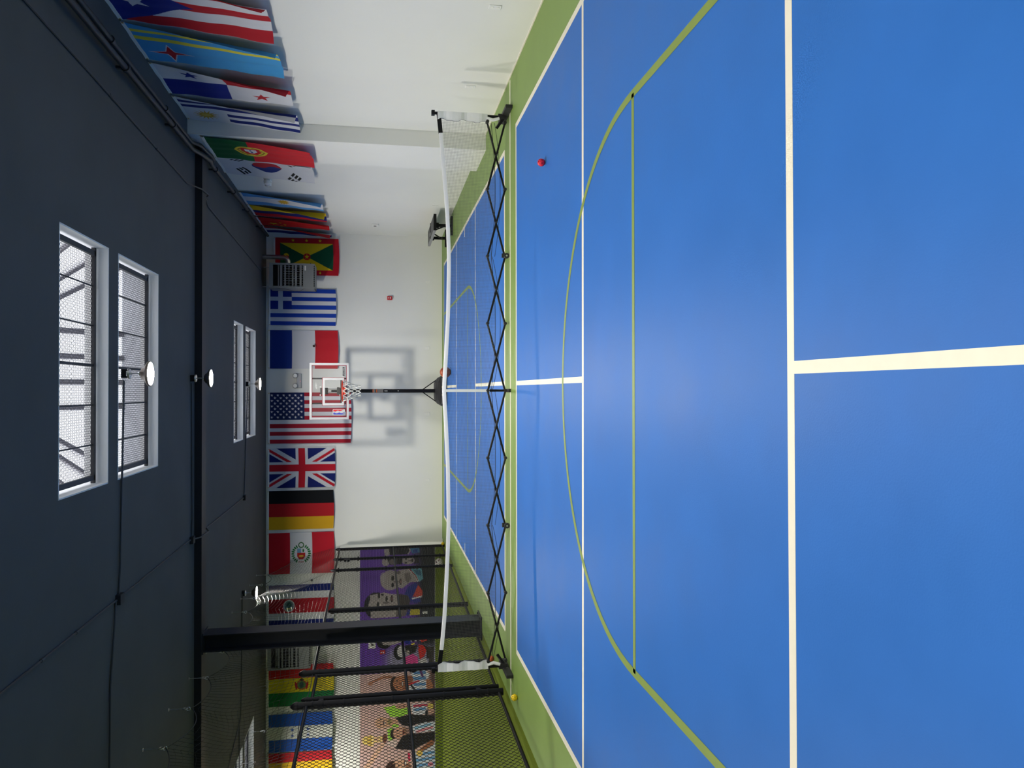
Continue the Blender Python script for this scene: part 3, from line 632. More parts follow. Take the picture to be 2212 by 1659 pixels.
    for i in range(4): pb([(880, 1440 + i * 75), (1150, 1420 + i * 75), (1150, 1455 + i * 75), (890, 1478 + i * 75)], (100, 152, 204))
    pb([(940, 1380), (1040, 1310), (1100, 1265), (1145, 1290), (1130, 1340), (1030, 1390), (960, 1420)], (150, 96, 66)); eb(935, 1436, 46, 42, (232, 196, 96)); pb([(770, 1420), (800, 1415), (810, 1530), (780, 1540)], (196, 40, 80)); eb(1090, 1600, 40, 26, (216, 120, 140))
    eb(560, 1620, 96, 112, (70, 46, 38)); eb(680, 1610, 140, 105, (214, 166, 138)); pb([(540, 1560), (600, 1545), (590, 1700), (530, 1700)], (64, 42, 36)); eb(650, 1580, 10, 16, DK); eb(735, 1555, 20, 40, (90, 40, 40)); eb(740, 1555, 8, 28, (235, 230, 225)); eb(780, 1620, 40, 60, (150, 104, 84))
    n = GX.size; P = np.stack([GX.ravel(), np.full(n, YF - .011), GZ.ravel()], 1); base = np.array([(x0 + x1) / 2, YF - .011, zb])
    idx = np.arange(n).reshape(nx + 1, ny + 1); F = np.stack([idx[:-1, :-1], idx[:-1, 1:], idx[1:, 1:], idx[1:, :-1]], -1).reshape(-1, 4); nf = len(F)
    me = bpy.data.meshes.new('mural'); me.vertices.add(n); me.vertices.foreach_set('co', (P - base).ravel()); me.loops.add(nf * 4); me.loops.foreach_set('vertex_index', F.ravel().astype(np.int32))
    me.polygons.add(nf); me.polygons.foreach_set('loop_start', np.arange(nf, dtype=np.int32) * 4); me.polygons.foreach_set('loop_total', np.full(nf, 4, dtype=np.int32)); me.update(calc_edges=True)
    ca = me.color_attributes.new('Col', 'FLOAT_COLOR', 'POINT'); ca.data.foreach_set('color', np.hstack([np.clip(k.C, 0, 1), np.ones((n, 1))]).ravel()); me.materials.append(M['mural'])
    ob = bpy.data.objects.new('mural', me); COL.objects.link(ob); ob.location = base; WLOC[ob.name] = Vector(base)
    tag(ob, 'painted football mural, violet with grey portraits turning to rose with cheering players', 'mural')
    MB().box(x1, x0 + .01, YF - .014, YF - .002, zb - .012, zb + .002).build('edge_strip', 'white', ob)
build_mural()

# ================================================================== STEEL COLUMN (H section) under the beam
col = thing('steel_column', (-3.66, 11.78, 0), 'dark steel H column standing in the fence line under the beam', 'column')
x1, x0, y0, y1 = -3.54, -3.79, 11.64, 11.96
MB().box(x1 - .016, x1, y0, y1, .02, ZC - .1).build('flange', 'steel', col)
MB().box(x0, x0 + .016, y0, y1, .02, ZC - .1).build('flange', 'steel', col)
MB().box(x0 + .016, x1 - .016, 11.792, 11.808, .02, ZC - .1).build('web', 'steel', col)
MB().box(x0 - .05, x1 + .05, y0 - .04, y1 + .04, 0, .02).build('base_plate', 'steel', col)
MB().box(x0 - .02, x1 + .03, y0 - .03, y1 + .03, ZC - .115, ZC - .1).build('cap_plate', 'steel', col)
for bx in (x0 - .025, x1 + .025):
    for by in (y0 + .02, y1 - .02): MB().lathe([(.014, .02), (.014, .036), (.006, .04)], (bx, by, 0), n=6).build('bolt', 'steel', col)
MB().box(x1, x1 + .008, y1 - .09, y1 - .03, 0.02, .12).build('lug', 'steel', col)

# ================================================================== CHAIN-LINK FENCE
def link_mesh(ya, yb, za, zb, xfun, p=.072, r=.0032):
    b = MB(); n = int((yb - ya) / (p / 2)); hh = p / 2; f = .006
    k = int((zb - za) / hh)
    for i in range(n + 1):
        pts = []; yc = ya + i * p / 2
        for j in range(k + 1):
            z = za + j * hh; sgn = 1 if (j + i) % 2 == 0 else -1
            y = yc + sgn * (p / 4 + .003); d = .004 * sgn
            pts.append((xfun(y) + d, y, z - f)); pts.append((xfun(y) - d, y, z + f))
        b.tube(pts, r, 3, cap=False)
    return b
def rail(y0, y1, z, r=.021, sag=0): return MB().cyl((fx(y0), y0, z), (fx(y1), y1, z), r, 12)
fence = thing('chain_link_fence', (fx(12), 12, 0), 'tall black chain-link fence between the court and the turf', 'fence')
def post(y, h, r, parent, x=None, z0=-.012):
    xx = fx(y) if x is None else x
    o = MB().cyl((xx, y, z0), (xx, y, h), r, 16).build('post', 'black', parent, True)
    MB().lathe([(r * 1.12, h - .03), (r * 1.15, h), (r * .95, h + .025), (r * .4, h + .06), (.004, h + .065)], (xx, y, 0), n=16).build('post_cap', 'black', o, True)
    return o
for y, h, r in ((6.6, 2.6, .045), (9.72, 2.58, .046), (10.76, 2.58, .044), (13.54, 2.36, .042), (16.34, 2.48, .032), (17.30, 2.48, .03), (18.30, 2.48, .034)):
    post(y, h, r, fence)
for a, b in ((5.5, 9.70), (10.78, 18.30)):
    rail(a, b, 2.45).build('top_rail', 'black', fence, True); rail(a, b, 1.205, .019).build('middle_rail', 'black', fence, True); rail(a, b, .045, .021).build('bottom_rail', 'black', fence, True)
    tag(link_mesh(a, b, .03, 2.47, fx).build('wire_mesh', 'wire', fence, fixn=False), kind='stuff')
for y in (9.72, 10.76, 16.34, 17.30):
    for z in (.18, .75, 1.4, 2.0, 2.38):
        MB().lathe([(.05, z - .012), (.053, z), (.05, z + .012)], (fx(y), y, 0), n=14).build('tension_band', 'black', fence, True)
# tension bars wrapped with cut wire beside the thin post
MB().bar((fx(13.46), 13.46, .03), (fx(13.46), 13.46, 2.42), .02, .006).build('tension_bar', 'black', fence)
gate = thing('chain_link_gate', (fx(10.3), 10.3, 0), 'narrow black chain-link gate hinged on the near fence post', 'gate')
g0, g1 = 9.89, 10.66
post(g0, 2.47, .032, gate, z0=.02); MB().cyl((fx(g1), g1, .04), (fx(g1), g1, 2.42), .021, 12).build('latch_stile', 'black', gate, True)
for z in (.06, 1.205, 2.40): rail(g0, g1, z, .02).build('gate_rail', 'black', gate, True)
tag(link_mesh(g0 + .03, g1, .06, 2.4, fx).build('wire_mesh', 'wire', gate, fixn=False), kind='stuff')
for z in (.30, 2.28):
    h = MB().lathe([(.052, z - .03), (.056, z - .03), (.056, z + .03), (.052, z + .03)], (fx(9.72), 9.72, 0), n=14)
    h.box(fx(9.8) - .02, fx(9.8) + .02, 9.75, 9.90, z - .025, z + .025); h.cyl((fx(9.8), 9.81, z - .07), (fx(9.8), 9.81, z + .07), .014, 10)
    h.build('hinge', 'black', gate, True)
MB().cbox((fx(10.7) - .02, 10.70, 1.1), (.03, .12, .08)).build('latch', 'black', gate)
lk = thing('fence_latch', (fx(16.8), 16.8, 2.2), 'small black latch block on the far fence posts', 'latch')
MB().cbox((fx(16.9), 17.22, 2.24), (.05, .1, .12)).build('latch_body', 'black', lk); MB().cyl((fx(16.9), 17.1, 2.24), (fx(16.9), 17.3, 2.24), .012, 8).build('latch_bolt', 'zinc', lk)

# ================================================================== NET CURTAIN between the fence top and the ceiling hooks
HY = [17.30, 16.44, 15.4, 14.48, 13.4, 12.35, 11.27, 10.22, 9.14, 8.05, 7.0, 6.0]
HX, HZ = -4.02, 3.96
hk = thing('ceiling_hook', (HX, HY[0], ZC), 'zinc eye bolt holding the net, first from the far wall', 'hook', 'zinc hooks carrying the net')
MB().cyl((HX, HY[0], ZC), (HX, HY[0], HZ + .05), .006, 8).build('shank', 'zinc', hk)
MB().lathe([(.02, ZC - .006), (.02, ZC), (.008, ZC)], (HX, HY[0], 0), n=10).build('washer', 'zinc', hk)
MB().tube([(HX + .0, HY[0] + .028 * math.cos(a), HZ + .022 + .028 * math.sin(a)) for a in np.linspace(math.pi / 2, math.pi * 2.3, 14)], .006, 6).build('eye', 'zinc', hk, True)
MB().tube([(HX + .022 * math.cos(a), HY[0] - .01, HZ - .02 + .022 * math.sin(a)) for a in np.linspace(0, math.pi * 1.9, 12)], .005, 6).build('snap_ring', 'zinc', hk, True)
ORD = ['first', 'second', 'third', 'fourth', 'fifth', 'sixth', 'seventh', 'eighth', 'ninth', 'tenth', 'eleventh', 'twelfth']
for i in range(1, len(HY)): copy_tree(hk, (HX, HY[i], ZC), None, 'zinc eye bolt holding the net, %s from the far wall' % ORD[i])
for i, (x, y) in enumerate(((-7.19, 16.79), (-7.27, 15.57))): copy_tree(hk, (x, y, ZC), None, ('zinc eye bolt beside the far left skylight', 'zinc eye bolt at the near side of the far left skylight')[i])
def curtain():
    t = thing('net_curtain', (HX, 12, 2.45), 'black netting hung from ceiling hooks down to the fence top', 'net')
    yy = np.arange(5.9, 18.7, .085); rows = 20
    hy = np.array(sorted(HY + [4.9, 18.75]))
    def top(y):
        i = min(max(np.searchsorted(hy, y) - 1, 0), len(hy) - 2); a, b = hy[i], hy[i + 1]; s = (y - a) / (b - a)
        return HZ - .04 - .55 * (b - a) * s * (1 - s)
    def P(y, s):
        zt = top(y) if y < 17.9 else top(y) - (y - 17.9) * .35
        z = zt + (2.47 - zt) * s + .02 * math.sin(y * 3 + s * 5)
        x = HX + (fx(y) - HX) * s + .09 * math.sin(s * math.pi) * math.sin(y * 1.7 + 1) - .10 * math.sin(s * math.pi)
        return (x, y + .05 * math.sin(s * 7 + y * .9) * math.sin(s * math.pi), z)
    b = MB()
    for y in yy: b.tube([P(y, s) for s in np.linspace(0, 1, 17)], .002, 3, cap=False)
    for s in np.linspace(0, 1, rows + 1): b.tube([P(y, s) for y in yy], .002, 3, cap=False)
    tag(b.build('netting', 'netb', t, fixn=False), kind='stuff')
    MB().tube([P(y, 0) for y in np.arange(5.9, 18.7, .06)], .006, 6).build('edge_rope', 'netb', t, True)
    MB().tube([P(y, 1) for y in np.arange(5.9, 18.7, .2)], .005, 6).build('lower_rope', 'netb', t, True)
    return t
curtain()
def net_two():
    t = thing('net_sheet', (-7.3, 16, 2.6), 'black netting over the turf hung beside the far left skylight', 'net')
    b = MB()
    def P(y, s): return (-7.25 - .35 * s + .05 * math.sin(y * 2 + s * 3), y, 3.93 - .1 * math.sin((y - 13) * 2.6) ** 2 - 1.5 * s)
    for y in np.arange(13, 18.7, .1): b.tube([P(y, s) for s in np.linspace(0, 1, 12)], .0015, 3, cap=False)
    for s in np.linspace(0, 1, 16): b.tube([P(y, s) for y in np.arange(13, 18.7, .1)], .0015, 3, cap=False)
    tag(b.build('netting', 'netb', t, fixn=False), kind='stuff')
    MB().tube([P(y, 0) for y in np.arange(13, 18.7, .1)], .005, 6).build('edge_rope', 'netb', t, True)
net_two()

# ================================================================== PORTABLE PICKLEBALL NET
YN = 9.18
net = thing('pickleball_net', (0, YN, 0), 'portable pickleball net with white tape and black scissor frame', 'net')
NX = [3.29 - i * (6.58 / 8) for i in range(9)]; ZBn, ZTn = .045, .262
for i in range(8):
    for up, off in ((0, -.016), (1, .016)):
        a = (NX[i], YN + off, ZTn if up else ZBn); b = (NX[i + 1], YN + off, ZBn if up else ZTn)
        MB().tube([a, b], .0125, 8).build('scissor_bar', 'black', net, True)
for i in range(9):
    for z in (ZBn, ZTn): MB().lathe([(.018, -.034), (.02, -.03), (.02, .03), (.018, .034)], (NX[i], YN, z), 'Y', 10).build('pivot_joint', 'rubber', net, True)
for i in range(8): MB().lathe([(.013, -.034), (.013, .034)], ((NX[i] + NX[i + 1]) / 2, YN, (ZBn + ZTn) / 2), 'Y', 8).build('pivot_pin', 'rubber', net)
for i in (2, 6):
    w = MB().lathe([(.012, -.018), (.03, -.018), (.034, -.01), (.034, .01), (.03, .018), (.012, .018)], (NX[i], YN - .055, .036), 'Y', 20).build('caster_wheel', 'rubber', net, True)
    MB().lathe([(.011, -.021), (.011, .021)], (NX[i], YN - .055, .036), 'Y', 12).build('hub', 'zinc', w, True)
    MB().cbox((NX[i] + .005, YN - .03, .06), (.05, .03, .06)).build('caster_bracket', 'rubber', net)
for sx in (1, -1):
    X = 3.36 * sx
    MB().box(X - .022 + .03 * sx, X + .022 + .03 * sx, YN - .30, YN + .28, 0, .085).build('foot_bar', 'rubber', net, bevel=.008)
    MB().cyl((X, YN, .05), (X, YN, .93), .018, 14).build('end_post', 'black', net, True)
    MB().box(X - .03, X + .03, YN - .03, YN + .03, .03, .13).build('post_socket', 'rubber', net)
    MB().bar((X - .01 * sx, YN - .01, .06), (X - .12 * sx, YN + .06, .14), .03, .03).build('brace', 'black', net)
    MB().box(X - .028, X + .028, YN - .026, YN + .026, .905, .945).build('post_cap', 'black', net)
    # folded white sleeve with creases
    sl = MB(); nz = 18; zz = np.linspace(.262, .872, nz)
    prof = lambda z, k: .012 * math.sin(z * 23 + k) + .007 * math.sin(z * 51 + 2 * k)
    for i in range(nz - 1):
        for (xa, xb, ya, yb) in ((X + .02 * sx, X - .075 * sx, YN - .028, YN - .012), (X + .02 * sx, X - .075 * sx, YN + .024, YN + .01)):
            sl.quad((xa, ya + prof(zz[i], 1) * .4, zz[i]), (xb + prof(zz[i], 2), yb + prof(zz[i], 3), zz[i]), (xb + prof(zz[i + 1], 2), yb + prof(zz[i + 1], 3), zz[i + 1]), (xa, ya + prof(zz[i + 1], 1) * .4, zz[i + 1]))
        sl.quad((X + .02 * sx, YN - .028 + prof(zz[i], 1) * .4, zz[i]), (X + .02 * sx, YN + .024 + prof(zz[i], 1) * .4, zz[i]), (X + .02 * sx, YN + .024 + prof(zz[i + 1], 1) * .4, zz[i + 1]), (X + .02 * sx, YN - .028 + prof(zz[i + 1], 1) * .4, zz[i + 1]))
    sl.build('side_sleeve', 'vinyl', net, True)
    MB().tube([(X - .03 * sx, YN - .03, .27), (X - .055 * sx, YN - .035, .2), (X - .03 * sx, YN - .035, .12)], [.016, .02, .018], 6).build('tie_strap', 'vinyl', net, True)
TX = np.array([-3.33, -2.75, -2.2, -1.6, -.9, -.3, 0, .3, .9, 1.6, 2.2, 2.75, 3.33]); TZ = np.array([.872, .815, .785, .762, .772, .80, .822, .80, .768, .755, .778, .825, .872])
def tz(x): return float(np.interp(x, TX, TZ)) * .5 + .25 * float(np.interp(x - .15, TX, TZ)) + .25 * float(np.interp(x + .15, TX, TZ))
xs_ = np.linspace(-3.14, 3.14, 97)
tp = MB(); sec = [(-.006, .0), (-.011, -.012), (-.009, -.046), (.009, -.046), (.011, -.012), (.006, 0)]
for k, x in enumerate(xs_):
    for (a, b) in sec: tp.v.append((x, YN + a, tz(x) + b))
for k in range(len(xs_) - 1):
    for j in range(6): tp.f.append((k * 6 + j, k * 6 + (j + 1) % 6, (k + 1) * 6 + (j + 1) % 6, (k + 1) * 6 + j))
tp.build('top_tape', 'vinyl', net, True)
for sx in (1, -1): MB().bar((3.35 * sx, YN, tz(3.33) - .012), (3.12 * sx, YN, tz(3.14 * sx) - .023), .028, .05, (0, 0, 1)).build('tape_end', 'black', net)
nb = MB()
def zb_(x): return .215 - .05 * abs(math.sin((x - 3.29) / .8225 * math.pi / 2))
for x in np.arange(-3.28, 3.285, .018): nb.tube([(x, YN + .003, tz(x) - .045), (x, YN + .003, zb_(x))], .0011, 3, cap=False)
for s in np.linspace(.03, 1, 34): nb.tube([(x, YN + .003, (tz(x) - .045) * (1 - s) + zb_(x) * s) for x in np.linspace(-3.28, 3.28, 60)], .0011, 3, cap=False)
tag(nb.build('net_mesh', 'netg', net, fixn=False), kind='stuff')
MB().tube([(x, YN + .006, zb_(x)) for x in np.linspace(-3.28, 3.28, 120)], .004, 6).build('bottom_cord', 'netb', net, True)
for i in range(4):
    a, b = NX[2 * i], NX[2 * i + 2]
    MB().tube([(a + (b - a) * s, YN + .02, .10 + .10 * (2 * s - 1) ** 2 * (1 if i % 2 else .7)) for s in np.linspace(0, 1, 24)], .003, 5).build('bungee_cord', 'netb', net, True)
MB().bar((0, YN - .012, tz(0) - .03), (0.0, YN - .012, .24), .032, .006, (0, 1, 0)).build('centre_strap', 'cord', net)
MB().cyl((0, YN, .01), (0, YN, .26), .014, 12).build('centre_post', 'black', net, True)
MB().box(-.02, .02, YN - .16, YN + .16, 0, .028).build('centre_foot', 'rubber', net)

# ================================================================== BASKETBALL HOOP
HXc, PB, PP = -.005, 17.48, 17.94
hoop = thing('basketball_hoop', (HXc, PP, 0), 'portable basketball hoop with clear white-framed backboard on a black pole', 'basketball hoop')
prof = [(-.35, .0), (-.36, .10), (-.30, .20), (-.20, .245), (.20, .245), (.30, .20), (.36, .10), (.35, .0)]
bs = MB(); 
for y, sc, sz in ((17.42, .93, .62), (17.50, 1.0, .8), (17.72, 1.0, 1.0), (18.25, .9, 1.0), (18.45, .7, .7)):
    for a, b in prof: bs.v.append((HXc + a * sc, y, b * sz))
for k in range(4):
    for j in range(8): bs.f.append((k * 8 + j, k * 8 + (j + 1) % 8, (k + 1) * 8 + (j + 1) % 8, (k + 1) * 8 + j))
bs.f += [tuple(range(8)), tuple(range(39, 31, -1))]
base = bs.build('base', 'tank', hoop)
MB().box(HXc - .30, HXc + .30, 17.405, 17.43, .03, .13).build('recess_panel', 'label', base)
for sx in (-1, 1):
    MB().lathe([(.05, -.02), (.055, -.015), (.055, .015), (.05, .02)], (HXc + sx * .27, 17.40, .055), 'X', 16).build('wheel', 'rubber', base, True)
    MB().cbox((HXc + sx * .09, 17.40, .10), (.035, .02, .05)).build('axle_bracket', 'brass', base)
    MB().cyl((HXc + sx * .03, PP, .53), (HXc + sx * .25, PP + .02, .215), .012, 10).build('strut', 'black', hoop, True)
pole = MB().cyl((HXc, PP, .03), (HXc, PP, 2.62), .042, 20).build('pole', 'black', hoop, True)
MB().box(HXc - .036, HXc + .036, PP - .047, PP - .038, 1.62, 1.66).build('sticker', 'label', pole); MB().box(HXc - .036, HXc + .036, PP - .047, PP - .038, 1.665, 1.685).build('sticker', 'orange', pole)
MB().box(HXc - .036, HXc + .036, PP - .047, PP - .038, 1.44, 1.58).build('sticker', 'label', pole); MB().box(HXc - .036, HXc + .036, PP - .047, PP - .038, 1.585, 1.60).build('sticker', 'orange', pole)
for z in (1.36, 1.40, 1.10): MB().lathe([(.012, -.004), (.012, .004)], (HXc, PP - .044, z), 'Y', 10).build('bolt_head', 'white', pole)
# lift mechanism behind the glass
for sx in (-1, 1):
    for z0, z1_ in ((2.42, 2.38), (2.83, 2.79)): MB().bar((HXc + sx * .07, PP + .02, z0 - .1), (HXc + sx * .07, PB + .05, z1_), .012, .05).build('lift_arm', 'black', hoop)
    MB().cyl((HXc + sx * .035, PB + .12, 2.45), (HXc + sx * .035, PB + .12, 2.74), .018, 10).build('spring_tube', 'zinc', hoop, True)
MB().cbox((HXc, PB + .16, 2.76), (.15, .12, .17)).build('lift_housing', 'rubber', hoop, bevel=.01); MB().cbox((HXc, PB + .14, 2.44), (.17, .1, .07)).build('lift_foot', 'rubber', hoop)
for z in (2.84, 2.41):
    for sx in (-1, 1): MB().lathe([(.014, -.01), (.014, .01)], (HXc + sx * .09, PB + .07, z), 'Y', 8).build('bolt_head', 'zinc', hoop)
bx0, bx1, bz0, bz1 = -.642, .622, 2.21, 3.068
bd = MB().box(bx0 + .02, bx1 - .02, PB - .004, PB + .004, bz0 + .02, bz1 - .02).build('backboard', 'acrylic', hoop)
def frame4(name, x0, x1, z0, z1, w, y0, y1, mt, par):
    b = MB(); b.box(x0, x1, y0, y1, z0, z0 + w); b.box(x0, x1, y0, y1, z1 - w, z1); b.box(x0, x0 + w, y0, y1, z0 + w, z1 - w); b.box(x1 - w, x1, y0, y1, z0 + w, z1 - w); return b.build(name, mt, par)
frame4('white_frame', bx0, bx1, bz0, bz1, .047, PB - .018, PB + .012, 'boardw', bd)
frame4('red_border', bx0 + .047, bx1 - .047, bz0 + .047, bz1 - .047, .012, PB - .008, PB - .003, 'darkred', bd)
frame4('shooting_square', -.325, .29, 2.315, 2.785, .05, PB - .009, PB - .003, 'boardw', bd)
frame4('square_outline', -.335, .30, 2.305, 2.795, .01, PB - .007, PB - .003, 'darkred', bd)
for x in (-.285, .275): MB().box(x - .016, x + .016, PB + .012, PB + .05, bz0 + .03, bz1 - .03).build('support_tube', 'black', hoop)
MB().box(-.29, .28, PB + .012, PB + .05, 2.36, 2.395).build('support_tube', 'black', hoop)
RZ, RY = 2.335, PB - .30
rimo = MB().tube([(HXc + .228 * math.cos(a), RY + .228 * math.sin(a), RZ) for a in np.linspace(0, 2 * math.pi, 41)[:-1]], .0105, 8, closed=True).build('rim', 'rim', hoop, True)
MB().box(HXc - .12, HXc + .12, PB - .075, PB - .018, RZ - .05, RZ + .012).build('rim_bracket', 'rim', rimo)
hn = MB()
def hp(k, t): return 2 * math.pi * k / 12
lv = [(0, .222), (.09, .205), (.17, .172), (.25, .145), (.32, .128), (.385, .130)]
for k in range(12):
    for s_ in (1, -1):
        pts = []
        for i, (dz, rr) in enumerate(lv):
            a = 2 * math.pi * (k + s_ * .5 * i) / 12; pts.append((HXc + rr * math.cos(a), RY + rr * math.sin(a), RZ - dz - (.012 if i else 0)))
        hn.tube(pts, .0068, 5)
hn.build('hoop_net', 'hcord', hoop, True)
# printing on the board
lg = MB().box(.33, .53, PB - .008, PB - .0045, 2.305, 2.345).build('maker_label', 'black', bd)
me = text_mesh('LIFETIME', .042); tx = bpy.data.objects.new('lettering', me); COL.objects.link(tx); me.materials.clear(); me.materials.append(M['boardw']); tx.parent = lg
tx.rotation_euler = (math.pi / 2, 0, 0); o_ = WLOC[lg.name]; tx.location = Vector((.43, PB - .0095, 2.324)) - o_
lx0, lx1, lz0, lz1 = -.545, -.41, 2.295, 2.565
def rrect(x0, x1, z0, z1, r, n=5):
    P = []
    for cx, cz, a0 in ((x1 - r, z1 - r, 0), (x0 + r, z1 - r, 90), (x0 + r, z0 + r, 180), (x1 - r, z0 + r, 270)):
        for i in range(n + 1): a = math.radians(a0 + 90 * i / n); P.append((cx + r * math.cos(a), cz + r * math.sin(a)))
    return P
lgo = MB().prism(rrect(lx0, lx1, lz0, lz1, .025), PB - .0075, PB - .0045, 'XZ').build('league_logo', 'boardw', bd)
lm = (lx0 + lx1) / 2; ww = lx1 - lx0; hh = lz1 - lz0
LG = lambda pts: [(lx0 + a * ww, lz0 + b * hh) for a, b in pts]
MB().prism(LG([(.09, .10), (.14, .05), (.50, .05), (.46, .12), (.30, .26), (.34, .36), (.44, .46), (.36, .56), (.28, .66), (.30, .76), (.42, .84), (.40, .95), (.14, .95), (.09, .90)]), PB - .010, PB - .0075, 'XZ').build('logo_field', 'logob', lgo)
MB().prism(LG([(.91, .12), (.91, .90), (.86, .95), (.60, .95), (.62, .86), (.56, .76), (.72, .66), (.76, .55), (.66, .46), (.70, .34), (.80, .20), (.86, .08)]), PB - .010, PB - .0075, 'XZ').build('logo_field', 'red', lgo)
me = text_mesh('NBA', .034); tx = bpy.data.objects.new('lettering', me); COL.objects.link(tx); me.materials.clear(); me.materials.append(M['boardw']); tx.parent = lgo
tx.rotation_euler = (math.pi / 2, 0, 0); tx.location = Vector((lx0 + ww * .285, PB - .0115, lz0 + hh * .125)) - WLOC[lgo.name]; tx.scale = (.62, 1.3, 1)

# ================================================================== BALLS
def ball(name, c, r, paint, label, cat='ball', group=None, nu=64, nv=40):
    b = MB(); b.sphere((0, 0, 0), r, nu, nv); A = np.array(b.v) / r
    k = paint(A)
    o = b.build(name, 'ballp', None, True, origin=(0, 0, -r)); o.location = (c[0], c[1], c[2])
    ca = o.data.color_attributes.new('Col', 'FLOAT_COLOR', 'POINT'); ca.data.foreach_set('color', np.hstack([k, np.ones((len(k), 1))]).ravel())
    return tag(o, label, cat, group)
ico = [Vector(v).normalized() for v in [(0, s1, s2 * 1.618) for s1 in (-1, 1) for s2 in (-1, 1)] + [(s1, s2 * 1.618, 0) for s1 in (-1, 1) for s2 in (-1, 1)] + [(s2 * 1.618, 0, s1) for s1 in (-1, 1) for s2 in (-1, 1)]]
dod = [Vector(v).normalized() for v in [(a, b, c_) for a in (-1, 1) for b in (-1, 1) for c_ in (-1, 1)] + [(0, a / 1.618, b * 1.618) for a in (-1, 1) for b in (-1, 1)] + [(a / 1.618, b * 1.618, 0) for a in (-1, 1) for b in (-1, 1)] + [(a * 1.618, 0, b / 1.618) for a in (-1, 1) for b in (-1, 1)]]
def pickle(col, hole):
    def f(A):
        k = np.zeros((len(A), 3)); k[:] = lin(col)
        for v in ico + dod: k[A @ np.array(v) > math.cos(.135)] = lin(hole)
        return k
    return f
def bball(A):
    k = np.zeros((len(A), 3)); k[:] = lin((170, 82, 52)); R_ = np.array(Matrix.Rotation(.6, 3, 'X') @ Matrix.Rotation(.5, 3, 'Y')); B = A @ R_.T
    m_ = (abs(B[:, 0]) < .035) | (abs(B[:, 2]) < .035) | (abs(abs(B[:, 1]) - .55 - .25 * B[:, 0] ** 2) < .04); k[m_] = lin((38, 26, 24)); return k
def sball(A):
    k = np.zeros((len(A), 3)); k[:] = lin((222, 220, 216)); w = np.sin(A[:, 0] * 5 + np.sin(A[:, 2] * 4) * 1.5) * np.cos(A[:, 1] * 4 + A[:, 2] * 3)
    k[w > .45] = lin((24, 24, 28)); k[(w > .38) & (w <= .45)] = lin((190, 60, 40)); return k
PGRP = 'perforated plastic balls left on the floor'
ball('pickleball', (2.19, 7.11, 0.0034), .037, pickle((226, 34, 58), (110, 8, 24)), 'red perforated pickleball lying on the near blue court', 'ball', PGRP, 96, 60)
ball('pickleball', (-3.53, 8.62, 0), .038, pickle((240, 205, 30), (150, 110, 10)), 'yellow perforated pickleball at the end of the net line by the fence', 'ball', PGRP, 96, 60)
ball('pickleball', (-3.70, 10.40, 0), .037, pickle((214, 96, 40), (130, 50, 18)), 'orange perforated pickleball behind the left end of the net', 'ball', PGRP)
ball('pickleball', (-3.66, 18.2, 0), .037, pickle((235, 200, 40), (150, 110, 10)), 'yellow pickleball in the far corner by the last fence post', 'ball', PGRP)
ball('basketball', (.40, 16.52, .0025), .119, bball, 'orange basketball lying beside the hoop base')
ball('soccer_ball', (-4.18, 18.52, -.012), .105, sball, 'white and black football on the turf behind the fence end')

# ================================================================== BENCH along the right wall
bn = thing('flat_bench', (3.50, 16.8, 0), 'black flat bench with grey pad along the right wall', 'bench')
by0, by1, bcx = 15.78, 17.55, 3.50
MB().box(bcx - .17, bcx + .17, by0, by1, .385, .395).build('pad_board', 'black', bn)
MB().box(bcx - .16, bcx + .16, by0 + .01, by1 - .01, .395, .43).build('seat_pad', 'pad', bn, bevel=.008)
MB().box(bcx - .172, bcx - .158, by0, by1, .375, .432).build('pad_edge', 'padside', bn)
MB().box(bcx - .17, bcx + .17, by0 - .012, by0, .37, .43).build('end_cap', 'black', bn)
for y in (16.08, 17.42):
    l = MB().box(bcx - .03, bcx + .03, y - .02, y + .02, .04, .39).build('leg', 'black', bn)
    MB().box(bcx - .055, bcx + .055, y - .025, y + .025, .30, .385).build('leg_flare', 'black', l)
    MB().box(bcx - .20, bcx + .20, y - .03, y + .03, 0, .05).build('foot_bar', 'black', bn, bevel=.006)
    yy_ = 16.62 if y < 16.7 else 16.88
    MB().bar((bcx, y, .14), (bcx, yy_, .37), .022, .022).build('brace', 'black', bn)
    MB().lathe([(.009, -.026), (.009, -.02)], (bcx, y, .12), 'Y', 8).build('bolt_head', 'zinc', bn)
MB().box(bcx - .175, bcx + .165, 16.62, 16.68, .428, .440).build('strap', 'black', bn)
MB().box(bcx - .12, bcx - .05, 16.60, 16.72, .436, .446).build('buckle', 'zinc', bn)

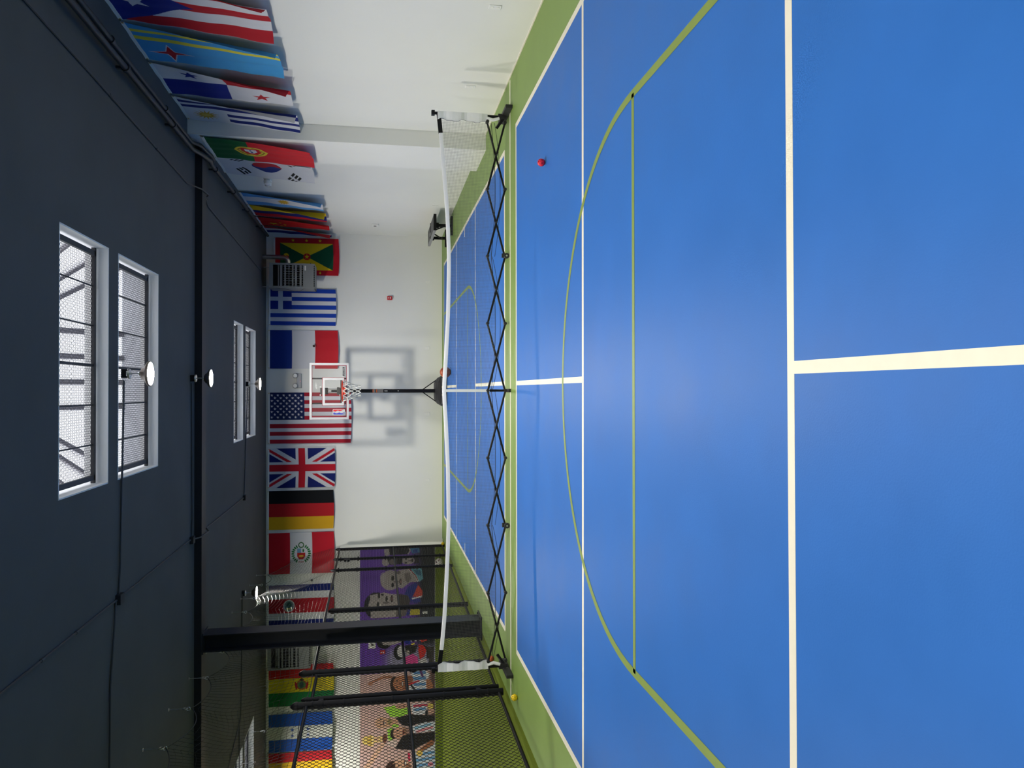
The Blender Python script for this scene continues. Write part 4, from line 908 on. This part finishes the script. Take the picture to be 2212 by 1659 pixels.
# ================================================================== UNIT HEATERS
def heater_unit(x0, x1, z0, z1, y, label, duct=True):
    t = thing('unit_heater', ((x0 + x1) / 2, y + .3, z0), label, 'heater', 'grey unit heaters hung from the ceiling')
    d = .55; w = .03
    b = MB(); b.box(x0, x1, y + d - .02, y + d, z0, z1); b.box(x0, x0 + .012, y, y + d, z0, z1); b.box(x1 - .012, x1, y, y + d, z0, z1); b.box(x0, x1, y, y + d, z1 - .012, z1); b.box(x0, x1, y, y + d, z0, z0 + .012)
    body = b.build('cabinet', 'heater', t)
    f = MB(); zo0, zo1 = z0 + .26, z1 - .08
    f.box(x0, x0 + .045, y - .012, y, z0, z1); f.box(x1 - .045, x1, y - .012, y, z0, z1); f.box(x0 + .045, x1 - .045, y - .012, y, zo1, z1); f.box(x0 + .045, x1 - .045, y - .012, y, z0 + .02, zo0)
    f.build('front_panel', 'heater', t)
    MB().box(x0 + .05, x1 - .05, y + .16, y + .17, zo0, zo1).build('dark_core', 'dark', t)
    H_ = zo1 - zo0
    for i, (fz, hh_) in enumerate(((.08, .046), (.24, .046), (.345, .032), (.47, .013), (.60, .034), (.735, .048), (.825, .018))):
        zc = zo0 + fz * H_
        MB().bar((x0 + .045, y + .015, zc), (x1 - .045, y + .015, zc), .02, hh_).build('louver', 'heater', t)
    for i in range(9):
        x = x0 + .07 + i * (x1 - x0 - .14) / 8
        MB().box(x - .005, x + .005, y + .045, y + .14, zo0 + .01, zo0 + .66 * H_).build('heat_tube', 'duct', t)
    for i in range(10):
        x = x0 + .06 + i * (x1 - x0 - .12) / 9; MB().box(x - .010, x + .010, y - .014, y + .02, z0 + .002, z0 + .022).build('vent_slot', 'dark', t)
    MB().box(x1 - .16, x1 - .05, y - .015, y - .012, zo0 - .065, zo0 - .035).build('rating_label', 'white', t)
    for xx in (x0 + .06, x1 - .06): MB().cyl((xx, y + .28, z1), (xx, y + .28, ZC), .008, 8).build('hanger_rod', 'zinc', t)
    if duct:
        zc = z1 - .38; yy = y + .3; pts = [(x1 - .01, yy, zc), (x1 + .06, yy, zc)] + [(x1 + .06 + .12 * math.sin(a), yy, zc + .12 - .12 * math.cos(a)) for a in np.linspace(.25, math.pi / 2, 5)] + [(x1 + .18, yy, zc + .2), (x1 + .18, yy, ZC)]
        fl_ = MB().tube(pts, .055, 18).build('flue_pipe', 'duct', t, True)
        for p in pts[1:8]: MB().lathe([(.058, -.006), (.058, .006)], p, 'Z' if p[0] > x1 + .15 else 'X', 18).build('flue_seam', 'duct', fl_)
        MB().cyl((x1 - .1, y + .1, z0 + .1), (x1 + .03, y + .1, z0 + .1), .012, 8).build('gas_cock', 'black', t)
        MB().tube([(x0 + .02, y + .02, z1 - .02), (x0 - .02, y, z1 - .35), (x0 - .07, y - .02, z1 - .55), (x0 - .06, y - .01, z1 - .68), (x0 + .01, y + .02, z1 - .78)], .006, 6).build('power_cord', 'label', t, True)
    return t
heater_unit(2.34, 2.91, 2.99, 3.99, 17.9, 'grey gas unit heater with silver flue hung before the red bordered flag')
heater_unit(-6.32, -5.66, 3.08, 4.02, 17.9, 'grey unit heater over the turf seen through the hanging net', False)

# ================================================================== WALL FITTINGS
def plate(loc, label, rz):
    t = thing('outlet_plate', loc, label, 'outlet', 'white outlet plates on the walls')
    o = Vector(loc); x, y, z = o
    MB().box(x - .04, x + .04, y - .008, y, z, z + .125).build('cover', 'white', t, bevel=.003)
    for dz in (.035, .09): MB().lathe([(.017, -.011), (.017, -.008)], (x, y, z + dz), 'Y', 14).build('receptacle', 'label' if False else 'cord', t)
    t.rotation_euler.z = rz; return t
pl0 = plate((2.68, YF, .29), 'white outlet plate on the far wall, nearest the right corner', 0)
for x, lb in ((1.05, 'white outlet plate on the far wall right of the hoop'), (-.57, 'white outlet plate on the far wall left of the hoop'), (-2.2, 'white outlet plate on the far wall nearest the fence')): copy_tree(pl0, (x, YF, .30), None, lb)
for y, z, lb in ((7.4, .38, 'white outlet plate on the right wall, nearest the camera'), (9.4, .38, 'white outlet plate on the right wall beside the net'), (15.6, .35, 'small white outlet plate on the right wall by the bench')): copy_tree(pl0, (XR, y, z), None, lb, rz=math.pi / 2 * -1)
pa_ = thing('fire_alarm_pull', (2.265, YF, 1.22), 'red fire alarm pull station on the far wall', 'alarm', 'red fire alarm pulls')
MB().box(2.22, 2.31, YF - .045, YF, 1.22, 1.34).build('alarm_body', 'red', pa_, bevel=.006); MB().box(2.245, 2.285, YF - .055, YF - .045, 1.25, 1.27).build('pull_handle', 'white', pa_); MB().prism([(2.265, 1.285), (2.245, 1.30), (2.258, 1.30), (2.258, 1.325), (2.272, 1.325), (2.272, 1.30), (2.285, 1.30)], YF - .05, YF - .045, 'XZ').build('arrow_mark', 'white', pa_)
copy_tree(pa_, (-6.35, YF - .006, 1.39), None, 'red fire alarm pull station mounted on the violet mural')
el = thing('emergency_light', (.24, YF, 3.37), 'white twin-head emergency light between two flags', 'light')
MB().box(.07, .41, YF - .08, YF, 3.37, 3.47).build('battery_case', 'ecase', el, bevel=.01)
for x in (.12, .36):
    hd = MB().lathe([(.03, .03), (.055, .0), (.06, -.06), (.052, -.075), (.006, -.08)], (x, YF - .08, 3.50), 'Y', 18).build('lamp_head', 'ecase', el, True)
    MB().lathe([(.045, -.082), (.03, -.088), (.004, -.09)], (x, YF - .08, 3.50), 'Y', 16).build('reflector', 'bulb', hd, True)
MB().lathe([(.006, -.004), (.006, .004)], (.23, YF - .082, 3.385), 'Y', 8).build('indicator', 'gleam', el)
e2 = thing('emergency_light', (XR, 14.0, 3.44), 'clear caged twin-head emergency light on the right wall', 'light')
MB().box(XR - .07, XR, 13.9, 14.1, 3.44, 3.56).build('battery_case', 'white', e2, bevel=.01)
for y in (13.93, 14.07): MB().lathe([(.03, 0), (.06, -.03), (.055, -.09), (.006, -.1)], (XR - .06, y, 3.50), 'X', 16).build('lamp_head', 'bulb', e2, True)
def dome(loc, label, r):
    x, y, z = loc; t = thing('security_camera', loc, label, 'camera', 'small dark security cameras on the far wall')
    MB().lathe([(r * 1.3, 0), (r * 1.3, -.02), (r, -.03)], loc, 'Y', 18).build('mount', 'white', t, True); MB().lathe([(r, -.03), (r * .8, -.055), (r * .4, -.07), (.003, -.072)], loc, 'Y', 18).build('lens_dome', 'rubber', t, True)
    MB().cyl((x, y, z), (x, YF, z), r * .7, 10).build('neck', 'rubber', t)
dome((1.07, YF - .10, 3.07), 'small dark round camera on the blue white and red flag', .028); dome((-4.53, YF - .01, 3.12), 'small dark camera on the far wall behind the net', .03)
th_ = thing('thermostat', (XR, 17.6, 1.55), 'white thermostat box on the right wall near the corner', 'thermostat')
MB().box(XR - .035, XR, 17.52, 17.68, 1.55, 1.70).build('housing', 'white', th_, bevel=.006); MB().box(XR - .04, XR - .035, 17.57, 17.64, 1.60, 1.66).build('display', 'label', th_)
t2 = thing('thermostat', (-6.15, YF - .006, 1.62), 'pale thermostat plate with dark switch on the violet mural', 'thermostat')
MB().box(-6.25, -6.06, YF - .03, YF - .006, 1.62, 1.79).build('housing', 'white', t2, bevel=.005); MB().box(-6.18, -6.13, YF - .04, YF - .03, 1.67, 1.73).build('switch', 'label', t2)

# ================================================================== PIPES AND CONDUITS ON THE CEILING
def run(name, segs, r, label, mt='pipe', clips=(), cat='pipe', group=None, n=10):
    t = thing(name, segs[0][0] if isinstance(segs[0], list) else segs[0], label, cat, group)
    pts = segs
    MB().tube(pts, r, n).build('tube', mt, t, True)
    for (x, y, z) in clips:
        MB().lathe([(r * 1.35, -.025), (r * 1.35, .025)], (x, y, z), 'Y', 12).build('coupling', mt, t, True)
        MB().box(x - .012, x + .012, y - .02, y + .02, z, ZC).build('strap', mt, t)
    return t
G1, G2 = 'black gas pipes under the ceiling edge', 'thin conduits on the ceiling'
def lx(y, ya, xa, yb, xb): return xa + (xb - xa) * (y - ya) / (yb - ya)
run('gas_pipe', [(3.17, 4.5, 4.09), (3.33, 11.05, 4.09), (3.36, 11.35, 4.04), (3.44, 11.95, 4.04), (3.46, 12.2, 4.08), (3.60, 18.3, 4.08)], .032, 'long black gas pipe running to the far right corner', clips=[(lx(y, 4.5, 3.17, 11.05, 3.33), y, 4.09) for y in (6.2, 8.2, 10.0)] + [(lx(y, 12.2, 3.46, 18.3, 3.60), y, 4.08) for y in (12.5, 14.0, 15.5, 17.2)], group=G1)
run('gas_pipe', [(3.30, 4.5, 4.10), (3.42, 11.0, 4.10), (3.47, 11.3, 4.05), (3.54, 12.05, 4.05), (3.56, 12.3, 4.07), (3.54, 12.42, 4.12)], .03, 'second black gas pipe beside it, ending past the beam', clips=[(lx(y, 4.5, 3.30, 11.0, 3.42), y, 4.10) for y in (7.8, 9.7)], group=G1)
def cond(label, pts, clips=()): return run('conduit', pts, .0105, label, 'conduit', clips, 'conduit', G2, 6)
zc_ = ZC - .012
cond('thin conduit along the right side of the ceiling, hopping the beam', [(2.9, 4, zc_), (2.9, 7.5, zc_), (2.87, 11.1, zc_), (2.9, 11.5, zc_ - .1), (2.93, 11.95, zc_ - .1), (2.95, 12.2, zc_), (2.86, 12.4, zc_), (2.72, 17.85, zc_)], [(2.9, 8.0, zc_), (2.88, 9.6, zc_)])
cond('long thin conduit along the left side of the court ceiling', [(-2.1, 3, zc_), (-2.1, 8.25, zc_), (-2.09, 11.3, zc_), (-2.09, 11.5, zc_ - .1), (-2.1, 12.0, zc_ - .1), (-2.1, 12.3, zc_), (-2.1, 15.65, zc_)], [(-2.1, 6.5, zc_), (-2.1, 7.2, zc_)])
for i, (x, y, xe, ye, lb) in enumerate(((.14, 8.42, -2.1, 8.28, 'cross conduit from the nearest court lamp to its junction box'), (.14, 11.36, -2.1, 11.36, 'cross conduit feeding the lamp just before the beam'), (.1, 16.05, -2.1, 15.68, 'cross conduit feeding the lamp under the far skylight'))):
    cond(lb, [(x - .03, y, zc_), (x - .2, y, zc_), (xe + .3, ye + .03, zc_ - .006), (xe, ye, zc_)])
    j = MB().box(xe - .05, xe + .05, ye - .06, ye + .06, ZC - .05, ZC).build('junction_box', 'steel'); tag(j, ['black junction box where the nearest cross conduit meets the long one', 'black junction box on the ceiling just before the beam', 'black junction box on the ceiling near the far skylight'][i], 'junction box', 'ceiling junction boxes')
cond('loose dark cable wandering left over the turf ceiling', [(-2.1, 8.2, zc_), (-2.3, 8.14, zc_ - .01), (-2.9, 8.05, zc_), (-3.5, 8.0, zc_ - .012), (-4.6, 8.02, zc_)])
cond('dark conduit over the turf feeding the lamp by the net', [(-3.95, 15.5, zc_), (-5.2, 15.45, zc_), (-6.2, 15.3, zc_ - .01), (-6.4, 15.2, zc_), (-9.5, 15.2, zc_)])
cond('diagonal dark conduit across the turf ceiling', [(-6.3, 15.3, zc_), (-6.9, 13.2, zc_), (-7.4, 11.4, zc_)])
